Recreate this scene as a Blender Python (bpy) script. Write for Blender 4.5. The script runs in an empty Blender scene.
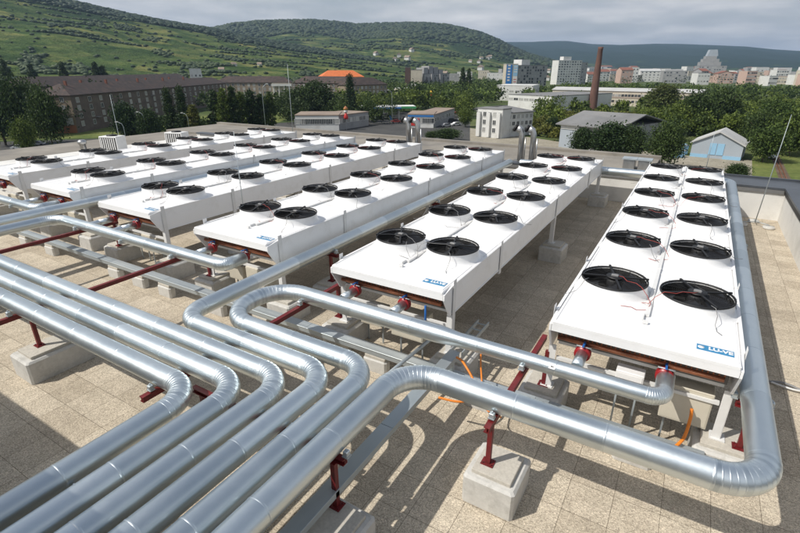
import bpy, math, random
import numpy as np
from mathutils import Vector, Matrix
random.seed(7); RNG = np.random.default_rng(7)
C = bpy.context.scene.collection
sc = bpy.context.scene
R = math.radians
# ------------------------------------------------------------------ camera
CAMZ = 4.75; FPX = 479.26; PITCH = R(22.32); ROLL = 0.0; YAW = R(-30.99)
cy, sy, cp, sp = math.cos(YAW), math.sin(YAW), math.cos(PITCH), math.sin(PITCH)
FW = Vector((sy*cp, cy*cp, -sp)); RT = Vector((cy, -sy, 0)); UPV = RT.cross(FW)
cam_d = bpy.data.cameras.new('camera'); cam = bpy.data.objects.new('camera', cam_d); C.objects.link(cam)
cam_d.sensor_width = 36; cam_d.lens = 36*FPX/800; cam_d.clip_end = 40000; cam_d.clip_start = .05
M = Matrix((RT, UPV, -FW)).transposed().to_4x4(); M.translation = Vector((0, 0, CAMZ)); cam.matrix_world = M
sc.camera = cam
GZ = -16.5
def at(px, D, z=GZ, row=None):
    """a survey helper: plan position at the bearing seen in column px (at photo row `row`), D metres away"""
    if row is None: row = 70+.6*min(140, 21.25*519/max(D, 1))
    px = 400+(px-400)*1364/(1434-row)
    d = FW + RT*((px-400)/FPX) + UPV*(196.8/FPX)
    h = math.hypot(d.x, d.y); return Vector((d.x/h*D, d.y/h*D, z))
def ground(px, py, z=GZ):
    d = FW + RT*((px-400)/FPX) + UPV*((266.5-py)/FPX); t = (z-CAMZ)/d.z
    return Vector((d.x*t, d.y*t, z))
def height_at(P, py):
    """z of the sight line of row py above plan point P"""
    px = 400 + FPX*(P.x*RT.x+P.y*RT.y)/(P.x*FW.x+P.y*FW.y+0)*1.0
    a = P.x*FW.x + P.y*FW.y; b = P.x*UPV.x + P.y*UPV.y; k = (266.5-py)/FPX
    # (b + dz*UP.z)/(a + dz*FW.z) = k
    dz = (k*a-b)/(UPV.z-k*FW.z); return CAMZ+dz
# ------------------------------------------------------------------ materials
def nmat(name):
    m = bpy.data.materials.new(name); m.use_nodes = True; nt = m.node_tree
    return m, nt, nt.nodes['Principled BSDF']
def mixcol(nt, fac, a, b, mode='MIX'):
    n = nt.nodes.new('ShaderNodeMix'); n.data_type = 'RGBA'; n.blend_type = mode
    for i, v in ((0, fac), (6, a), (7, b)):
        if hasattr(v, 'links') or isinstance(v, bpy.types.NodeSocket): nt.links.new(v, n.inputs[i])
        elif i == 0: n.inputs[0].default_value = v
        else: n.inputs[i].default_value = (*v, 1)
    return n.outputs[2]
def noise(nt, scale, detail=4, rough=.6, vec=None, coord='Object', stretch=None):
    tc = nt.nodes.new('ShaderNodeTexCoord'); v = tc.outputs[coord] if vec is None else vec
    if stretch:
        mp = nt.nodes.new('ShaderNodeMapping'); mp.inputs['Scale'].default_value = stretch; nt.links.new(v, mp.inputs[0]); v = mp.outputs[0]
    n = nt.nodes.new('ShaderNodeTexNoise'); n.inputs['Scale'].default_value = scale; n.inputs['Detail'].default_value = detail
    n.inputs['Roughness'].default_value = rough; nt.links.new(v, n.inputs['Vector']); return n.outputs['Fac']
def ramp(nt, fac, stops):
    n = nt.nodes.new('ShaderNodeValToRGB'); e = n.color_ramp.elements
    while len(e) < len(stops): e.new(.5)
    for i, (p, c) in enumerate(stops):
        e[i].position = p; e[i].color = (*c, 1) if len(c) == 3 else c
    nt.links.new(fac, n.inputs[0]); return n.outputs[0]
def math_(nt, op, a, b=0., c=None):
    n = nt.nodes.new('ShaderNodeMath'); n.operation = op
    for i, v in enumerate((a, b) if c is None else (a, b, c)):
        if isinstance(v, bpy.types.NodeSocket): nt.links.new(v, n.inputs[i])
        else: n.inputs[i].default_value = v
    return n.outputs[0]
def bump(nt, p, h, strength=.3, dist=.01):
    b = nt.nodes.new('ShaderNodeBump'); b.inputs['Strength'].default_value = strength; b.inputs['Distance'].default_value = dist
    nt.links.new(h, b.inputs['Height']); nt.links.new(b.outputs[0], p.inputs['Normal'])
def attr(nt, name='tone'):
    n = nt.nodes.new('ShaderNodeAttribute'); n.attribute_name = name; return n.outputs['Fac']
def simple(name, col, rough=.6, metal=0., var=.12, scale=3., bmp=0., coord='Object', dirt=None):
    m, nt, p = nmat(name); p.inputs['Roughness'].default_value = rough; p.inputs['Metallic'].default_value = metal
    n = noise(nt, scale, 6, .65, coord=coord); lo = tuple(c*(1-var) for c in col); hi = tuple(min(1, c*(1+var)) for c in col)
    c = ramp(nt, n, [(.3, lo), (.7, hi)])
    if dirt:
        n2 = noise(nt, dirt[1], 8, .7, coord=coord); f = ramp(nt, n2, [(.5, (0, 0, 0)), (.75, (1, 1, 1))])
        c = mixcol(nt, f, c, dirt[0])
    nt.links.new(c, p.inputs['Base Color'])
    if bmp: bump(nt, p, noise(nt, scale*12, 4, .6, coord=coord), bmp, .01)
    return m
MT = {}
MT['white'] = simple('white_paint', (.80, .80, .80), .36, 0, .015, 1.1, .02, dirt=((.70, .695, .68), 2.6))
MT['white2'] = simple('white_steel', (.68, .68, .67), .45, 0, .05, 5)
MT['black'] = simple('black_plastic', (.009, .009, .010), .55, 0, .2, 20)
MT['blade'] = simple('fan_blade', (.016, .0155, .016), .22, 0, .2, 6)
MT['dark'] = simple('dark_inside', (.010, .010, .010), .9)
MT['red'] = simple('red_enamel', (.145, .010, .012), .48, 0, .25, 9, .15, dirt=((.075, .022, .016), 11))
MT['redbright'] = simple('red_coupling', (.27, .010, .013), .35, 0, .12, 30)
MT['blue'] = simple('blue_valve', (.02, .13, .42), .4)
MT['copper'] = simple('copper', (.50, .20, .11), .42, .8, .25, 7, dirt=((.14, .07, .05), 6))
MT['orange'] = simple('orange_conduit', (.75, .22, .02), .5)
MT['beige'] = simple('beige_box', (.55, .51, .42), .55, 0, .05, 6)
MT['cablered'] = simple('red_cable', (.33, .05, .04), .5)
MT['cablegrey'] = simple('grey_cable', (.2, .2, .2), .5)
MT['conc'] = simple('concrete', (.55, .54, .51), .85, 0, .12, 9, .5, dirt=((.36, .35, .32), 4.1))
MT['slab'] = simple('concrete_slab', (.50, .47, .41), .9, 0, .15, 30, .4)
MT['coil'] = simple('coil_fins', (.16, .155, .15), .55, .5, .25, 14)
MT['parapet'] = simple('parapet_render', (.66, .65, .62), .85, 0, .06, .8, .1, dirt=((.50, .49, .46), .9))
MT['coping'] = simple('coping_metal', (.085, .095, .11), .42, .4, .25, .7)
MT['roofdk'] = simple('roof_membrane', (.15, .15, .15), .8, 0, .22, .5, .2, dirt=((.24, .23, .21), .4))
MT['roofold'] = simple('roof_gravel', (.235, .215, .185), .9, 0, .22, .6, .2, dirt=((.13, .125, .12), .35))
MT['steel'] = simple('stainless', (.50, .50, .49), .33, .9, .15, 5)
def galvanised(name, base=.62, rough=.3, metal=.9):
    m, nt, p = nmat(name); p.inputs['Metallic'].default_value = metal
    t = attr(nt); n = noise(nt, 1.6, 6, .7); n2 = noise(nt, 30, 3, .6)
    c = ramp(nt, n, [(.25, (base*.84, base*.92, base*.95)), (.75, (base*.99, base*1.05, base*1.06))])
    c2 = ramp(nt, t, [(0, (.78, .81, .84)), (1, (1.08, 1.09, 1.1))])
    c = mixcol(nt, 1., c, c2, 'MULTIPLY')
    nt.links.new(c, p.inputs['Base Color'])
    r = math_(nt, 'MULTIPLY_ADD', n, .22, rough-.11); r = math_(nt, 'MULTIPLY_ADD', n2, .08, r); nt.links.new(r, p.inputs['Roughness'])
    n3 = noise(nt, 3.2, 2, .5); bump(nt, p, n3, .13, .02)
    p.inputs['Anisotropic'].default_value = .3
    return m
MT['clad'] = galvanised('aluminium_cladding', .74, .34, .95)
MT['galv'] = galvanised('galvanised_steel', .56, .5, .6)
# paving: half-metre exposed-aggregate slabs
m, nt, p = nmat('paving_slabs'); tc = nt.nodes.new('ShaderNodeTexCoord')
br = nt.nodes.new('ShaderNodeTexBrick'); br.offset = 0; br.squash = 1
for k, v in (('Scale', 2.), ('Mortar Size', .007), ('Mortar Smooth', .25), ('Brick Width', 1.), ('Row Height', 1.), ('Bias', 0.)): br.inputs[k].default_value = v
nt.links.new(tc.outputs['Object'], br.inputs['Vector'])
br.inputs['Color1'].default_value = (.45, .395, .315, 1); br.inputs['Color2'].default_value = (.56, .50, .408, 1); br.inputs['Mortar'].default_value = (.20, .17, .13, 1)
agg = nt.nodes.new('ShaderNodeTexVoronoi'); agg.inputs['Scale'].default_value = 85; nt.links.new(tc.outputs['Object'], agg.inputs['Vector'])
sepc = nt.nodes.new('ShaderNodeSeparateColor'); nt.links.new(agg.outputs['Color'], sepc.inputs[0])
g = ramp(nt, sepc.outputs[0], [(0, (.62, .60, .58)), (.5, (1, .98, .95)), (.85, (1.15, 1.14, 1.1)), (1, (1.45, 1.42, 1.38))])
c = mixcol(nt, 1., br.outputs['Color'], g, 'MULTIPLY')
st = ramp(nt, noise(nt, .55, 8, .7), [(.30, (.82, .81, .80)), (.5, (.99, .98, .97)), (.6, (1.03, 1.03, 1.02))]); c = mixcol(nt, 1., c, st, 'MULTIPLY')
st = ramp(nt, noise(nt, 4, 6, .7), [(.35, (.88, .88, .87)), (.65, (1.05, 1.05, 1.05))]); c = mixcol(nt, 1., c, st, 'MULTIPLY')
nt.links.new(c, p.inputs['Base Color']); p.inputs['Roughness'].default_value = .9
hh = math_(nt, 'MULTIPLY_ADD', br.outputs['Fac'], -2.5, agg.outputs['Distance']); bump(nt, p, hh, .55, .006); MT['pave'] = m
def foliage(name, dark, light, trans=.25):
    m, nt, p = nmat(name); t = attr(nt)
    c = ramp(nt, t, [(0, dark), (1, light)])
    oi = nt.nodes.new('ShaderNodeObjectInfo'); v = ramp(nt, oi.outputs['Random'], [(0, (.75, .8, .85)), (1, (1.25, 1.12, .95))])
    c = mixcol(nt, 1., c, v, 'MULTIPLY'); nt.links.new(c, p.inputs['Base Color']); p.inputs['Roughness'].default_value = .6
    p.inputs['Specular IOR Level'].default_value = .25
    tr = nt.nodes.new('ShaderNodeBsdfTranslucent'); nt.links.new(c, tr.inputs[0]); mx = nt.nodes.new('ShaderNodeMixShader'); mx.inputs[0].default_value = trans
    nt.links.new(p.outputs[0], mx.inputs[1]); nt.links.new(tr.outputs[0], mx.inputs[2]); nt.links.new(mx.outputs[0], nt.nodes['Material Output'].inputs[0])
    return m
MT['leaf'] = foliage('leaves_green', (.030, .056, .013), (.15, .215, .045))
MT['leafdk'] = foliage('leaves_dark', (.018, .036, .012), (.070, .115, .032))
MT['leafyl'] = foliage('leaves_yellowish', (.05, .065, .015), (.17, .19, .05))
MT['hillleaf'] = foliage('hill_canopy', (.022, .042, .016), (.062, .092, .034), 0.); MT['hilldark'] = foliage('hill_forest', (.018, .034, .015), (.042, .066, .026), 0.)
MT['bark'] = simple('bark', (.10, .075, .055), .9, 0, .3, 3)
# ------------------------------------------------------------------ mesh builder
class MB:
    def __init__(s): s.v = []; s.f = []; s.t = []; s.sm = []
    def add(s, vs, fs, tone=.5, smooth=False):
        b = len(s.v); s.v += [tuple(v) for v in vs]
        for f in fs: s.f.append(tuple(b+i for i in f)); s.t.append(tone); s.sm.append(smooth)
    def box(s, x0, x1, y0, y1, z0, z1, tone=.5, M=None, bev=0):
        if bev:
            b = bev; vs = []; 
            P = [(x0+b, y0), (x1-b, y0), (x1, y0+b), (x1, y1-b), (x1-b, y1), (x0+b, y1), (x0, y1-b), (x0, y0+b)]
            def inset(q):
                cx, cyy = (x0+x1)/2, (y0+y1)/2
                return (q[0]-b*(1 if q[0] > cx else -1), q[1]-b*(1 if q[1] > cyy else -1))
            rings = [[(*q, z0) for q in P], [(*q, z1-b) for q in P], [(*inset(q), z1) for q in P]]
            vs = sum(rings, []); n = 8; fs = [tuple(range(n))[::-1], tuple(range(2*n, 3*n))]
            for r in range(2):
                for i in range(n): j = (i+1) % n; fs.append((r*n+i, r*n+j, (r+1)*n+j, (r+1)*n+i))
        else:
            vs = [(x0, y0, z0), (x1, y0, z0), (x1, y1, z0), (x0, y1, z0), (x0, y0, z1), (x1, y0, z1), (x1, y1, z1), (x0, y1, z1)]
            fs = [(3, 2, 1, 0), (4, 5, 6, 7), (0, 1, 5, 4), (1, 2, 6, 5), (2, 3, 7, 6), (3, 0, 4, 7)]
        if M is not None: vs = [M @ Vector(v) for v in vs]
        s.add(vs, fs, tone); return s
    def tube(s, pts, rad, n=16, tone=.5, caps=True, smooth=True):
        pts = [Vector(p) for p in pts]; rad = [rad]*len(pts) if not hasattr(rad, '__len__') else rad
        N = None; vs = []
        for i, p in enumerate(pts):
            t = (pts[min(i+1, len(pts)-1)]-pts[max(i-1, 0)]).normalized()
            if N is None: N = t.orthogonal().normalized()
            N = (N-t*N.dot(t)).normalized(); B = t.cross(N)
            k = 1.
            if 0 < i < len(pts)-1:
                a = (pts[i]-pts[i-1]).normalized(); k = 1/max(.3, a.dot(t))
            for j in range(n):
                an = 2*math.pi*j/n; vs.append(p+(N*math.cos(an)+B*math.sin(an))*rad[i]*(1+(k-1)*.5))
        fs = [(i*n+j, i*n+(j+1) % n, (i+1)*n+(j+1) % n, (i+1)*n+j) for i in range(len(pts)-1) for j in range(n)]
        s.add(vs, fs, tone, smooth)
        if caps:
            b = len(s.v)-len(vs); s.f.append(tuple(b+j for j in range(n))[::-1]); s.f.append(tuple(b+(len(pts)-1)*n+j for j in range(n)))
            s.t += [tone]*2; s.sm += [False]*2
        return s
    def lathe(s, prof, n=32, c=(0, 0, 0), tone=.5, smooth=True, ax='z', wave=None):
        vs = []
        for r, z in prof:
            for j in range(n):
                a = 2*math.pi*j/n; q = (r*math.cos(a), r*math.sin(a), z)
                if ax == 'y': q = (q[0], q[2], q[1])
                vs.append((c[0]+q[0], c[1]+q[1], c[2]+q[2]))
        fs = [(i*n+j, i*n+(j+1) % n, (i+1)*n+(j+1) % n, (i+1)*n+j) for i in range(len(prof)-1) for j in range(n)]
        s.add(vs, fs, tone, smooth); return s
    def prism(s, poly, a0, a1, axis='y', tone=.5, M=None):
        n = len(poly)
        def q(u, v, w): return {'y': (u, w, v), 'x': (w, u, v), 'z': (u, v, w)}[axis]
        vs = [q(u, v, a0) for u, v in poly]+[q(u, v, a1) for u, v in poly]
        if M is not None: vs = [M @ Vector(v) for v in vs]
        fs = [tuple(range(n)), tuple(range(2*n-1, n-1, -1))]+[(i, n+i, n+(i+1) % n, (i+1) % n) for i in range(n)]
        s.add(vs, fs, tone); return s
    def mesh(s, name, mat):
        me = bpy.data.meshes.new(name); me.from_pydata(s.v, [], s.f)
        me.polygons.foreach_set('use_smooth', s.sm)
        a = me.attributes.new('tone', 'FLOAT', 'FACE'); a.data.foreach_set('value', s.t)
        if mat: me.materials.append(mat)
        me.update(); return me
    def build(s, name, mat, parent=None, loc=None):
        o = bpy.data.objects.new(name, s.mesh(name, MT[mat] if isinstance(mat, str) else mat)); C.objects.link(o)
        if parent: o.parent = parent
        if loc: o.location = loc
        return o
def np_mesh(name, V, F, tone, mat, smooth=False):
    """V (n,3), F (m,k) uniform k"""
    me = bpy.data.meshes.new(name); k = F.shape[1]
    me.vertices.add(len(V)); me.vertices.foreach_set('co', V.astype(np.float32).ravel())
    me.loops.add(F.size); me.loops.foreach_set('vertex_index', F.astype(np.int32).ravel())
    me.polygons.add(len(F)); me.polygons.foreach_set('loop_start', np.arange(0, F.size, k, dtype=np.int32)); me.polygons.foreach_set('loop_total', np.full(len(F), k, np.int32))
    me.polygons.foreach_set('use_smooth', np.full(len(F), smooth))
    me.update(calc_edges=True); a = me.attributes.new('tone', 'FLOAT', 'FACE'); a.data.foreach_set('value', tone.astype(np.float32))
    me.materials.append(MT[mat] if isinstance(mat, str) else mat); return me
def tag(o, label=None, cat=None, group=None, kind=None):
    if label: o['label'] = label
    if cat: o['category'] = cat
    if group: o['group'] = group
    if kind: o['kind'] = kind
    return o
def empty(name, loc=(0, 0, 0), rz=0.):
    o = bpy.data.objects.new(name, None); C.objects.link(o); o.location = loc; o.rotation_euler = (0, 0, rz); o.empty_display_size = .3; return o
def link(name, me, parent=None, loc=(0, 0, 0), rz=0., sc_=None):
    o = bpy.data.objects.new(name, me); C.objects.link(o); o.parent = parent; o.location = loc; o.rotation_euler = (0, 0, rz)
    if sc_: o.scale = sc_
    return o
def copy_tree(o, parent=None):
    c = o.copy(); C.objects.link(c); c.parent = parent
    for ch in list(o.children): copy_tree(ch, c)
    return c
def arcpath(pts, rb, seg=8):
    """polyline with rounded corners -> list of pieces ('s', pts) / ('b', pts)"""
    pts = [Vector(p) for p in pts]; out = []; cur = pts[0]
    for i in range(1, len(pts)-1):
        a = (pts[i-1]-pts[i]).normalized(); b = (pts[i+1]-pts[i]).normalized(); r = rb[i-1] if hasattr(rb, '__len__') else rb
        th = a.angle(b); d = r/math.tan(th/2); p0 = pts[i]+a*d; p1 = pts[i]+b*d
        cc = pts[i]+(a+b).normalized()*(r/math.sin(th/2)); u = p0-cc; w = p1-cc; arc = []
        tot = u.angle(w); ax = u.cross(w).normalized()
        for k in range(seg+1): arc.append(cc+Matrix.Rotation(tot*k/seg, 3, ax) @ u)
        out.append(('s', [cur, p0])); out.append(('b', arc)); cur = p1
    out.append(('s', [cur, pts[-1]])); return out
# ------------------------------------------------------------------ ROOF
def sheet(name, x0, x1, y0, y1, z, mat, kind='structure'):
    b = MB(); b.add([(x0, y0, z), (x1, y0, z), (x1, y1, z), (x0, y1, z)], [(0, 1, 2, 3)]); o = b.build(name, mat); tag(o, kind=kind); return o
XL, XR, YF = -26.6, 2.93, 20.0      # sunken terrace: left, right and far inner edges
o = MB().box(XL, XR, -12, YF, -.3, 0).build('roof_terrace', 'pave'); tag(o, kind='structure')
PZ = 1.05
hb = empty('host_building', (0, 0, GZ)); tag(hb, 'flat roofed building whose sunken paved roof terrace carries all the cooling units', 'building')
def hp(name, mb, mat): return mb.build(name, mat, hb, (0, 0, -GZ))
b = MB(); b.box(XL-.3, XR+.3, -12, YF+.3, GZ, -.31); hp('body', b, 'parapet')
hp('side_parapet', MB().box(XR, XR+.3, -12, YF+.3, -.305, PZ), 'parapet')
hp('far_parapet', MB().box(XL-.3, XR-.002, YF, YF+.3, -.305, PZ), 'parapet')
hp('left_parapet', MB().box(XL-.3, XL, -12, YF-.002, -.305, PZ-.25), 'parapet')
hp('left_coping', MB().box(XL-.36, XL+.05, -12, YF-.05, PZ-.248, PZ-.19), 'white2')
b = MB(); b.box(XR-.06, XR+.42, -12, YF-.062, PZ+.002, PZ+.065); hp('side_coping', b, 'coping'); hp('side_shadow_strip', MB().box(XR-.05, XR-.003, -12, YF-.07, PZ-.13, PZ), 'black')  # black strip under the coping is a painted-in shadow line
hp('far_shadow_strip', MB().box(XL+.06, XR-.06, YF-.05, YF-.003, PZ-.13, PZ), 'roofdk')  # dark strip standing in for the shadow below the far coping
b = MB(); b.box(XL-.3, XR+.42, YF-.06, YF+.42, PZ+.002, PZ+.065); hp('far_coping', b, 'coping')
hp('upper_roof', MB().box(XR+.423, 13, -12, 21.9, GZ, PZ-.02), 'coping')
hp('outer_roof_metal', MB().box(-1.2, XR+.42, YF+.425, 21.9, GZ, PZ-.012), 'coping')
hp('outer_roof', MB().box(XL-4, -1.202, YF+.425, 24.6, GZ, PZ-.02), 'roofold')
hp('outer_kerb', MB().box(XL-4, -1.15, 24.603, 24.95, PZ-.6, PZ+.10), 'roofold')
hp('outer_edge', MB().box(-1.14, 13.05, 21.903, 22.0, PZ-.6, PZ+.05), 'coping')
b = MB()
for i in range(8): b.box(XR+.6+i*.62, XR+.62+i*.62, -12, 21.8, PZ-.02, PZ+.01)
hp('standing_seam', b, 'coping')
hp('stair_house', MB().box(-40, 14, -14, .02, -.2, 3.1), 'parapet')
# ------------------------------------------------------------------ COOLING UNITS
fan_proto = None
def make_fan_meshes():
    d = {}
    b = MB(); b.lathe([(.555, 0), (.505, .015), (.475, .05), (.46, .11), (.455, .18), (.453, .195), (.448, .195), (.445, .18), (.445, .01)], 48); d['cowl'] = b.mesh('fan_cowl', MT['white'])
    b = MB(); b.lathe([(.4435, .178), (.4435, .012), (.001, .012)], 40, smooth=False); d['shade_lining'] = b.mesh('shade_lining', MT['dark'])  # near-black lining and floor stand in for shade deep inside the fan
    b = MB(); nb = 6
    for k in range(nb):
        a0 = 2*math.pi*k/nb; vs = []; m_ = 6
        for i in range(m_+1):
            r = .12+.305*i/m_; sw = .45*(i/m_)**1.5; w = .43+.06*(i/m_)
            for s_, dz in ((-1, -.045), (0, .0), (1, .045)):
                a = a0+sw+s_*w; vs.append((r*math.cos(a), r*math.sin(a), .150+dz))
        fs = [(i*3+j, i*3+j+1, i*3+j+4, i*3+j+3) for i in range(m_) for j in range(2)]
        b.add(vs, fs, .5, True)
    d['blades'] = b.mesh('blades', MT['blade'])
    b = MB(); b.lathe([(.125, .09), (.125, .185), (.11, .20), (.001, .20)], 24); d['hub'] = b.mesh('hub', MT['black'])
    b = MB()
    for i in range(12):
        r = .16+i*.0245
        b.lathe([(r-.0013, .212), (r, .214), (r+.0013, .212), (r-.0013, .212)], 40)
    for k in range(16):
        a = 2*math.pi*k/16; w = .0013 if k % 4 else .015
        M_ = Matrix.Rotation(a, 4, 'Z'); b.box(.10, .468, -w, w, .215, .218 if k % 4 else .234, M=M_)
    b.lathe([(.444, .190), (.450, .214), (.462, .212), (.466, .192), (.460, .188)], 48)
    b.lathe([(.12, .228), (.12, .236), (.001, .236)], 20); d['guard'] = b.mesh('guard', MT['black'])
    b = MB()
    for k, (t, ln) in enumerate(((.0, .0),)):
        p0 = [(0.02, 0, .245), (.10, -.02, .25), (.22, -.06, .24), (.33, -.16, .237), (.42, -.26, .235), (.50, -.32, .16), (.53, -.33, .05), (.50, -.42, .012), (.40, -.52, .012), (.24, -.56, .012), (.12, -.54, .012)]
        b.tube(p0, .0042, 6)
    d['cable'] = b.mesh('cable', MT['cablered'])
    for v_ in range(4):
        rg = random.Random(v_); b = MB(); j = lambda q: rg.uniform(-q, q)
        b.tube([(.03, j(.02), .24), (.11, -.02+j(.03), .245), (.20+j(.02), -.06+j(.05), .236), (.31, -.15+j(.05), .236), (.40, -.25+j(.04), .236), (.49, -.30+j(.03), .17+j(.03)), (.55+j(.03), -.33+j(.03), .06), (.52+j(.06), -.42+j(.04), .014), (.42+j(.07), -.50+j(.05), .012), (.30+j(.08), -.52+j(.06), .012), (.16+j(.05), -.50+j(.06), .012)], .004, 6); d['cable%d' % v_] = b.mesh('cable', MT['cablered'] if v_ % 2 == 0 else MT['cablegrey'])
    b = MB(); b.tube([(.30, -.30, .235), (.37, -.33, .23), (.42, -.36, .15), (.44, -.42, .05), (.50, -.50, .012), (.58, -.55, .012)], .0042, 6); d['lead'] = b.mesh('lead', MT['cablegrey'])
    b = MB(); b.box(-.05, .05, -.03, .03, .2362, .262, bev=.008); d['terminal_box'] = b.mesh('terminal_box', MT['cablegrey'])
    return d
FD = make_fan_meshes()
UY0 = {'A': 7.258, 'B': 7.299, 'C': 7.47, 'D': 7.62, 'E': 7.75, 'F': 7.92}
UX0 = {'A': -.627, 'B': -4.366, 'C': -8.20, 'D': -12.11, 'E': -15.89, 'F': -19.85}
DK = 1.675
FB = 1.41   # first fan row behind the deck's front edge
CW = 1.067
ULAB = {'A': 'white cooling unit beside the side parapet, furthest right of the six rows',
        'B': 'white cooling unit second from the right, with the shaded gap and blocks beside it',
        'C': 'white cooling unit third from the right, with the straight silver pipe running along its side',
        'D': 'white cooling unit fourth from the right, its front leg rising behind the bent header pipe',
        'E': 'white cooling unit fifth from the right, second furthest from the camera',
        'F': 'white cooling unit furthest left, beside the left roof edge and the two condensers'}
def text_mesh(body, size, mat, name='lettering', extr=.002, bold=.0):
    cu = bpy.data.curves.new(name, 'FONT'); cu.body = body; cu.size = size; cu.extrude = extr; cu.offset = bold; cu.align_x = 'CENTER'; cu.align_y = 'CENTER'
    t = bpy.data.objects.new(name, cu); C.objects.link(t); dg = bpy.context.evaluated_depsgraph_get(); dg.update()
    me = bpy.data.meshes.new_from_object(t.evaluated_get(dg)); bpy.data.objects.remove(t); me.name = name; me.materials.clear(); me.materials.append(mat); return me
MT['plate'] = simple('plate_blue', (.035, .22, .42), .4, 0, .04)
MT['letter'] = simple('plate_white', (.8, .8, .8), .5, 0, .02)
LET = text_mesh('LU-VE', .095, MT['letter'], bold=.004)
def make_unit():
    u = empty('cooling_unit')      # origin: deck front edge y=0, first fan column x=0, roof z=0
    L = 13.25; xl, xr = -.53, CW+.51
    b = MB(); b.box(xl, xr, .0, L, DK-.055, DK, bev=.012)
    b.box(xl+.002, xr-.002, .002, .03, DK-.15, DK-.056); b.box(xl+.03, xl+.042, .05, L-.05, DK, DK+.008); b.box(xr-.042, xr-.03, .05, L-.05, DK, DK+.008)
    for k in range(6):
        if k: yy = FB+2.1*k-1.05; b.box(xl+.01, xr-.01, yy-.018, yy-.004, DK, DK+.012); b.box(xl+.01, xr-.01, yy+.004, yy+.018, DK, DK+.012)
    for yy in (.06, .34): 
        for i in range(18): b.lathe([(.006, DK), (.005, DK+.003), (.0005, DK+.004)], 6, (xl+.07+i*.115, yy, 0))
    b.build('deck', 'white', u)
    for side, x in (('l', xl), ('r', xr)):
        joints = [.33, 2.43, 6.63, 10.83, L-.12]
        for a, c_ in zip(joints[:-1], joints[1:]):
            b = MB(); sg = 1 if side == 'r' else -1
            x0, x1 = sorted((x+sg*.003, x+sg*.03)); b.box(x0, x1, a+.012, c_-.012, 1.17, DK+.015)
            x0, x1 = sorted((x+sg*.031, x+sg*.042)); b.box(x0, x1, a+.02, c_-.02, 1.17, 1.19); b.box(x0, x1, a+.02, c_-.02, DK-.01, DK+.012)
            b.build('side_panel', 'white', u)
        for j, yy in enumerate(joints):
            b = MB(); sg = 1 if side == 'r' else -1
            full = j in (0, 2, 4); z0 = .452 if full else 1.10; w = .05
            x0, x1 = sorted((x+sg*.044, x+sg*.052)); b.box(x0, x1, yy-w, yy+w, z0, DK+.09, bev=.004)
            x0, x1 = sorted((x+sg*.043, x-sg*.05)); b.box(x0, x1, yy-w, yy-w+.007, z0, 1.165)
            if full: x0, x1 = sorted((x+sg*.10, x-sg*.07)); b.box(x0, x1, yy-.085, yy+.085, z0-.001, z0+.014)
            b.build('leg' if full else 'joint_bracket', 'white2', u)
    # corner wedge at the front of each side (panel's sloping cheek)
    for x in (xl, xr):
        b = MB(); s_ = .003 if x > 0 else -.03; b.prism([(.0, DK-.055), (.34, DK-.0), (.34, 1.17), (.22, 1.17), (.0, DK-.15)], x+s_, x+s_+.027, 'x'); b.build('cheek_plate', 'white', u)
    MB().box(xl+.04, xr-.04, .32, L-.2, 1.22, DK-.16).build('coil', 'coil', u)
    for k, z in enumerate((1.50, 1.36)):
        b = MB(); b.tube([(xl+.07, .21-.03*k, z), (xr-.10, .21-.03*k, z)], .034, 12); b.build('manifold', 'copper', u)
    b = MB()
    for i in range(34):
        x = xl+.10+i*.058; b.tube([(x, .32, 1.27), (x, .27, 1.30), (x, .26, 1.40), (x, .30, 1.47)], .009, 6)
    b.build('return_bends', 'copper', u)
    MB().box(xl+.06, xr-.06, .34, .40, 1.165, 1.215).build('cross_rail', 'white2', u)
    MB().box(xl+.06, xr-.06, .30, .35, .92, .965).build('cross_rail', 'white2', u)
    b = MB()
    b.box(CW/2-.028, CW/2+.028, .75, L-.1, DK+.0065, DK+.042); b.box(CW/2-.05, CW/2-.03, .62, .75, DK+.0065, DK+.05)
    for k in range(6): b.box(CW/2-.034, CW/2+.034, FB+2.1*k-.9, FB+2.1*k-.86, DK+.01, DK+.048)
    b.build('cable_channel', 'galv' if False else 'white2', u)
    pl = MB().box(-.19, .19, -.068, .068, 0, .004).build('nameplate', 'plate', u, (CW+.25, .25, DK+.001))
    link('lettering', LET, pl, (.055, .0, .0065)); b = MB(); b.lathe([(.035, .0045), (.035, .0065), (.001, .0065)], 16, (-.145, 0, 0)); b.build('emblem', MT['letter'], pl)
    for col in (0, 1):
        for k in range(6):
            f = link('fan', FD['cowl'], u, (col*CW, FB+2.1*k, DK+.001))
            link('shade_lining', FD['shade_lining'], f)
            link('blades', FD['blades'], f, rz=random.uniform(0, 6.28)); link('hub', FD['hub'], f); g_ = link('guard', FD['guard'], f, rz=R(20+random.uniform(-6, 6)))
            link('terminal_box', FD['terminal_box'], f, rz=R(random.uniform(-30, 20)))
            link('cable', FD['cable'], f, rz=R(8 if col == 0 else -118)+random.uniform(-.12, .12), sc_=(1, 1 if col == 0 else 1, 1))
            link('lead', FD['lead'], f, rz=R(-20 if col else -95)+random.uniform(-.2, .2))
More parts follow.
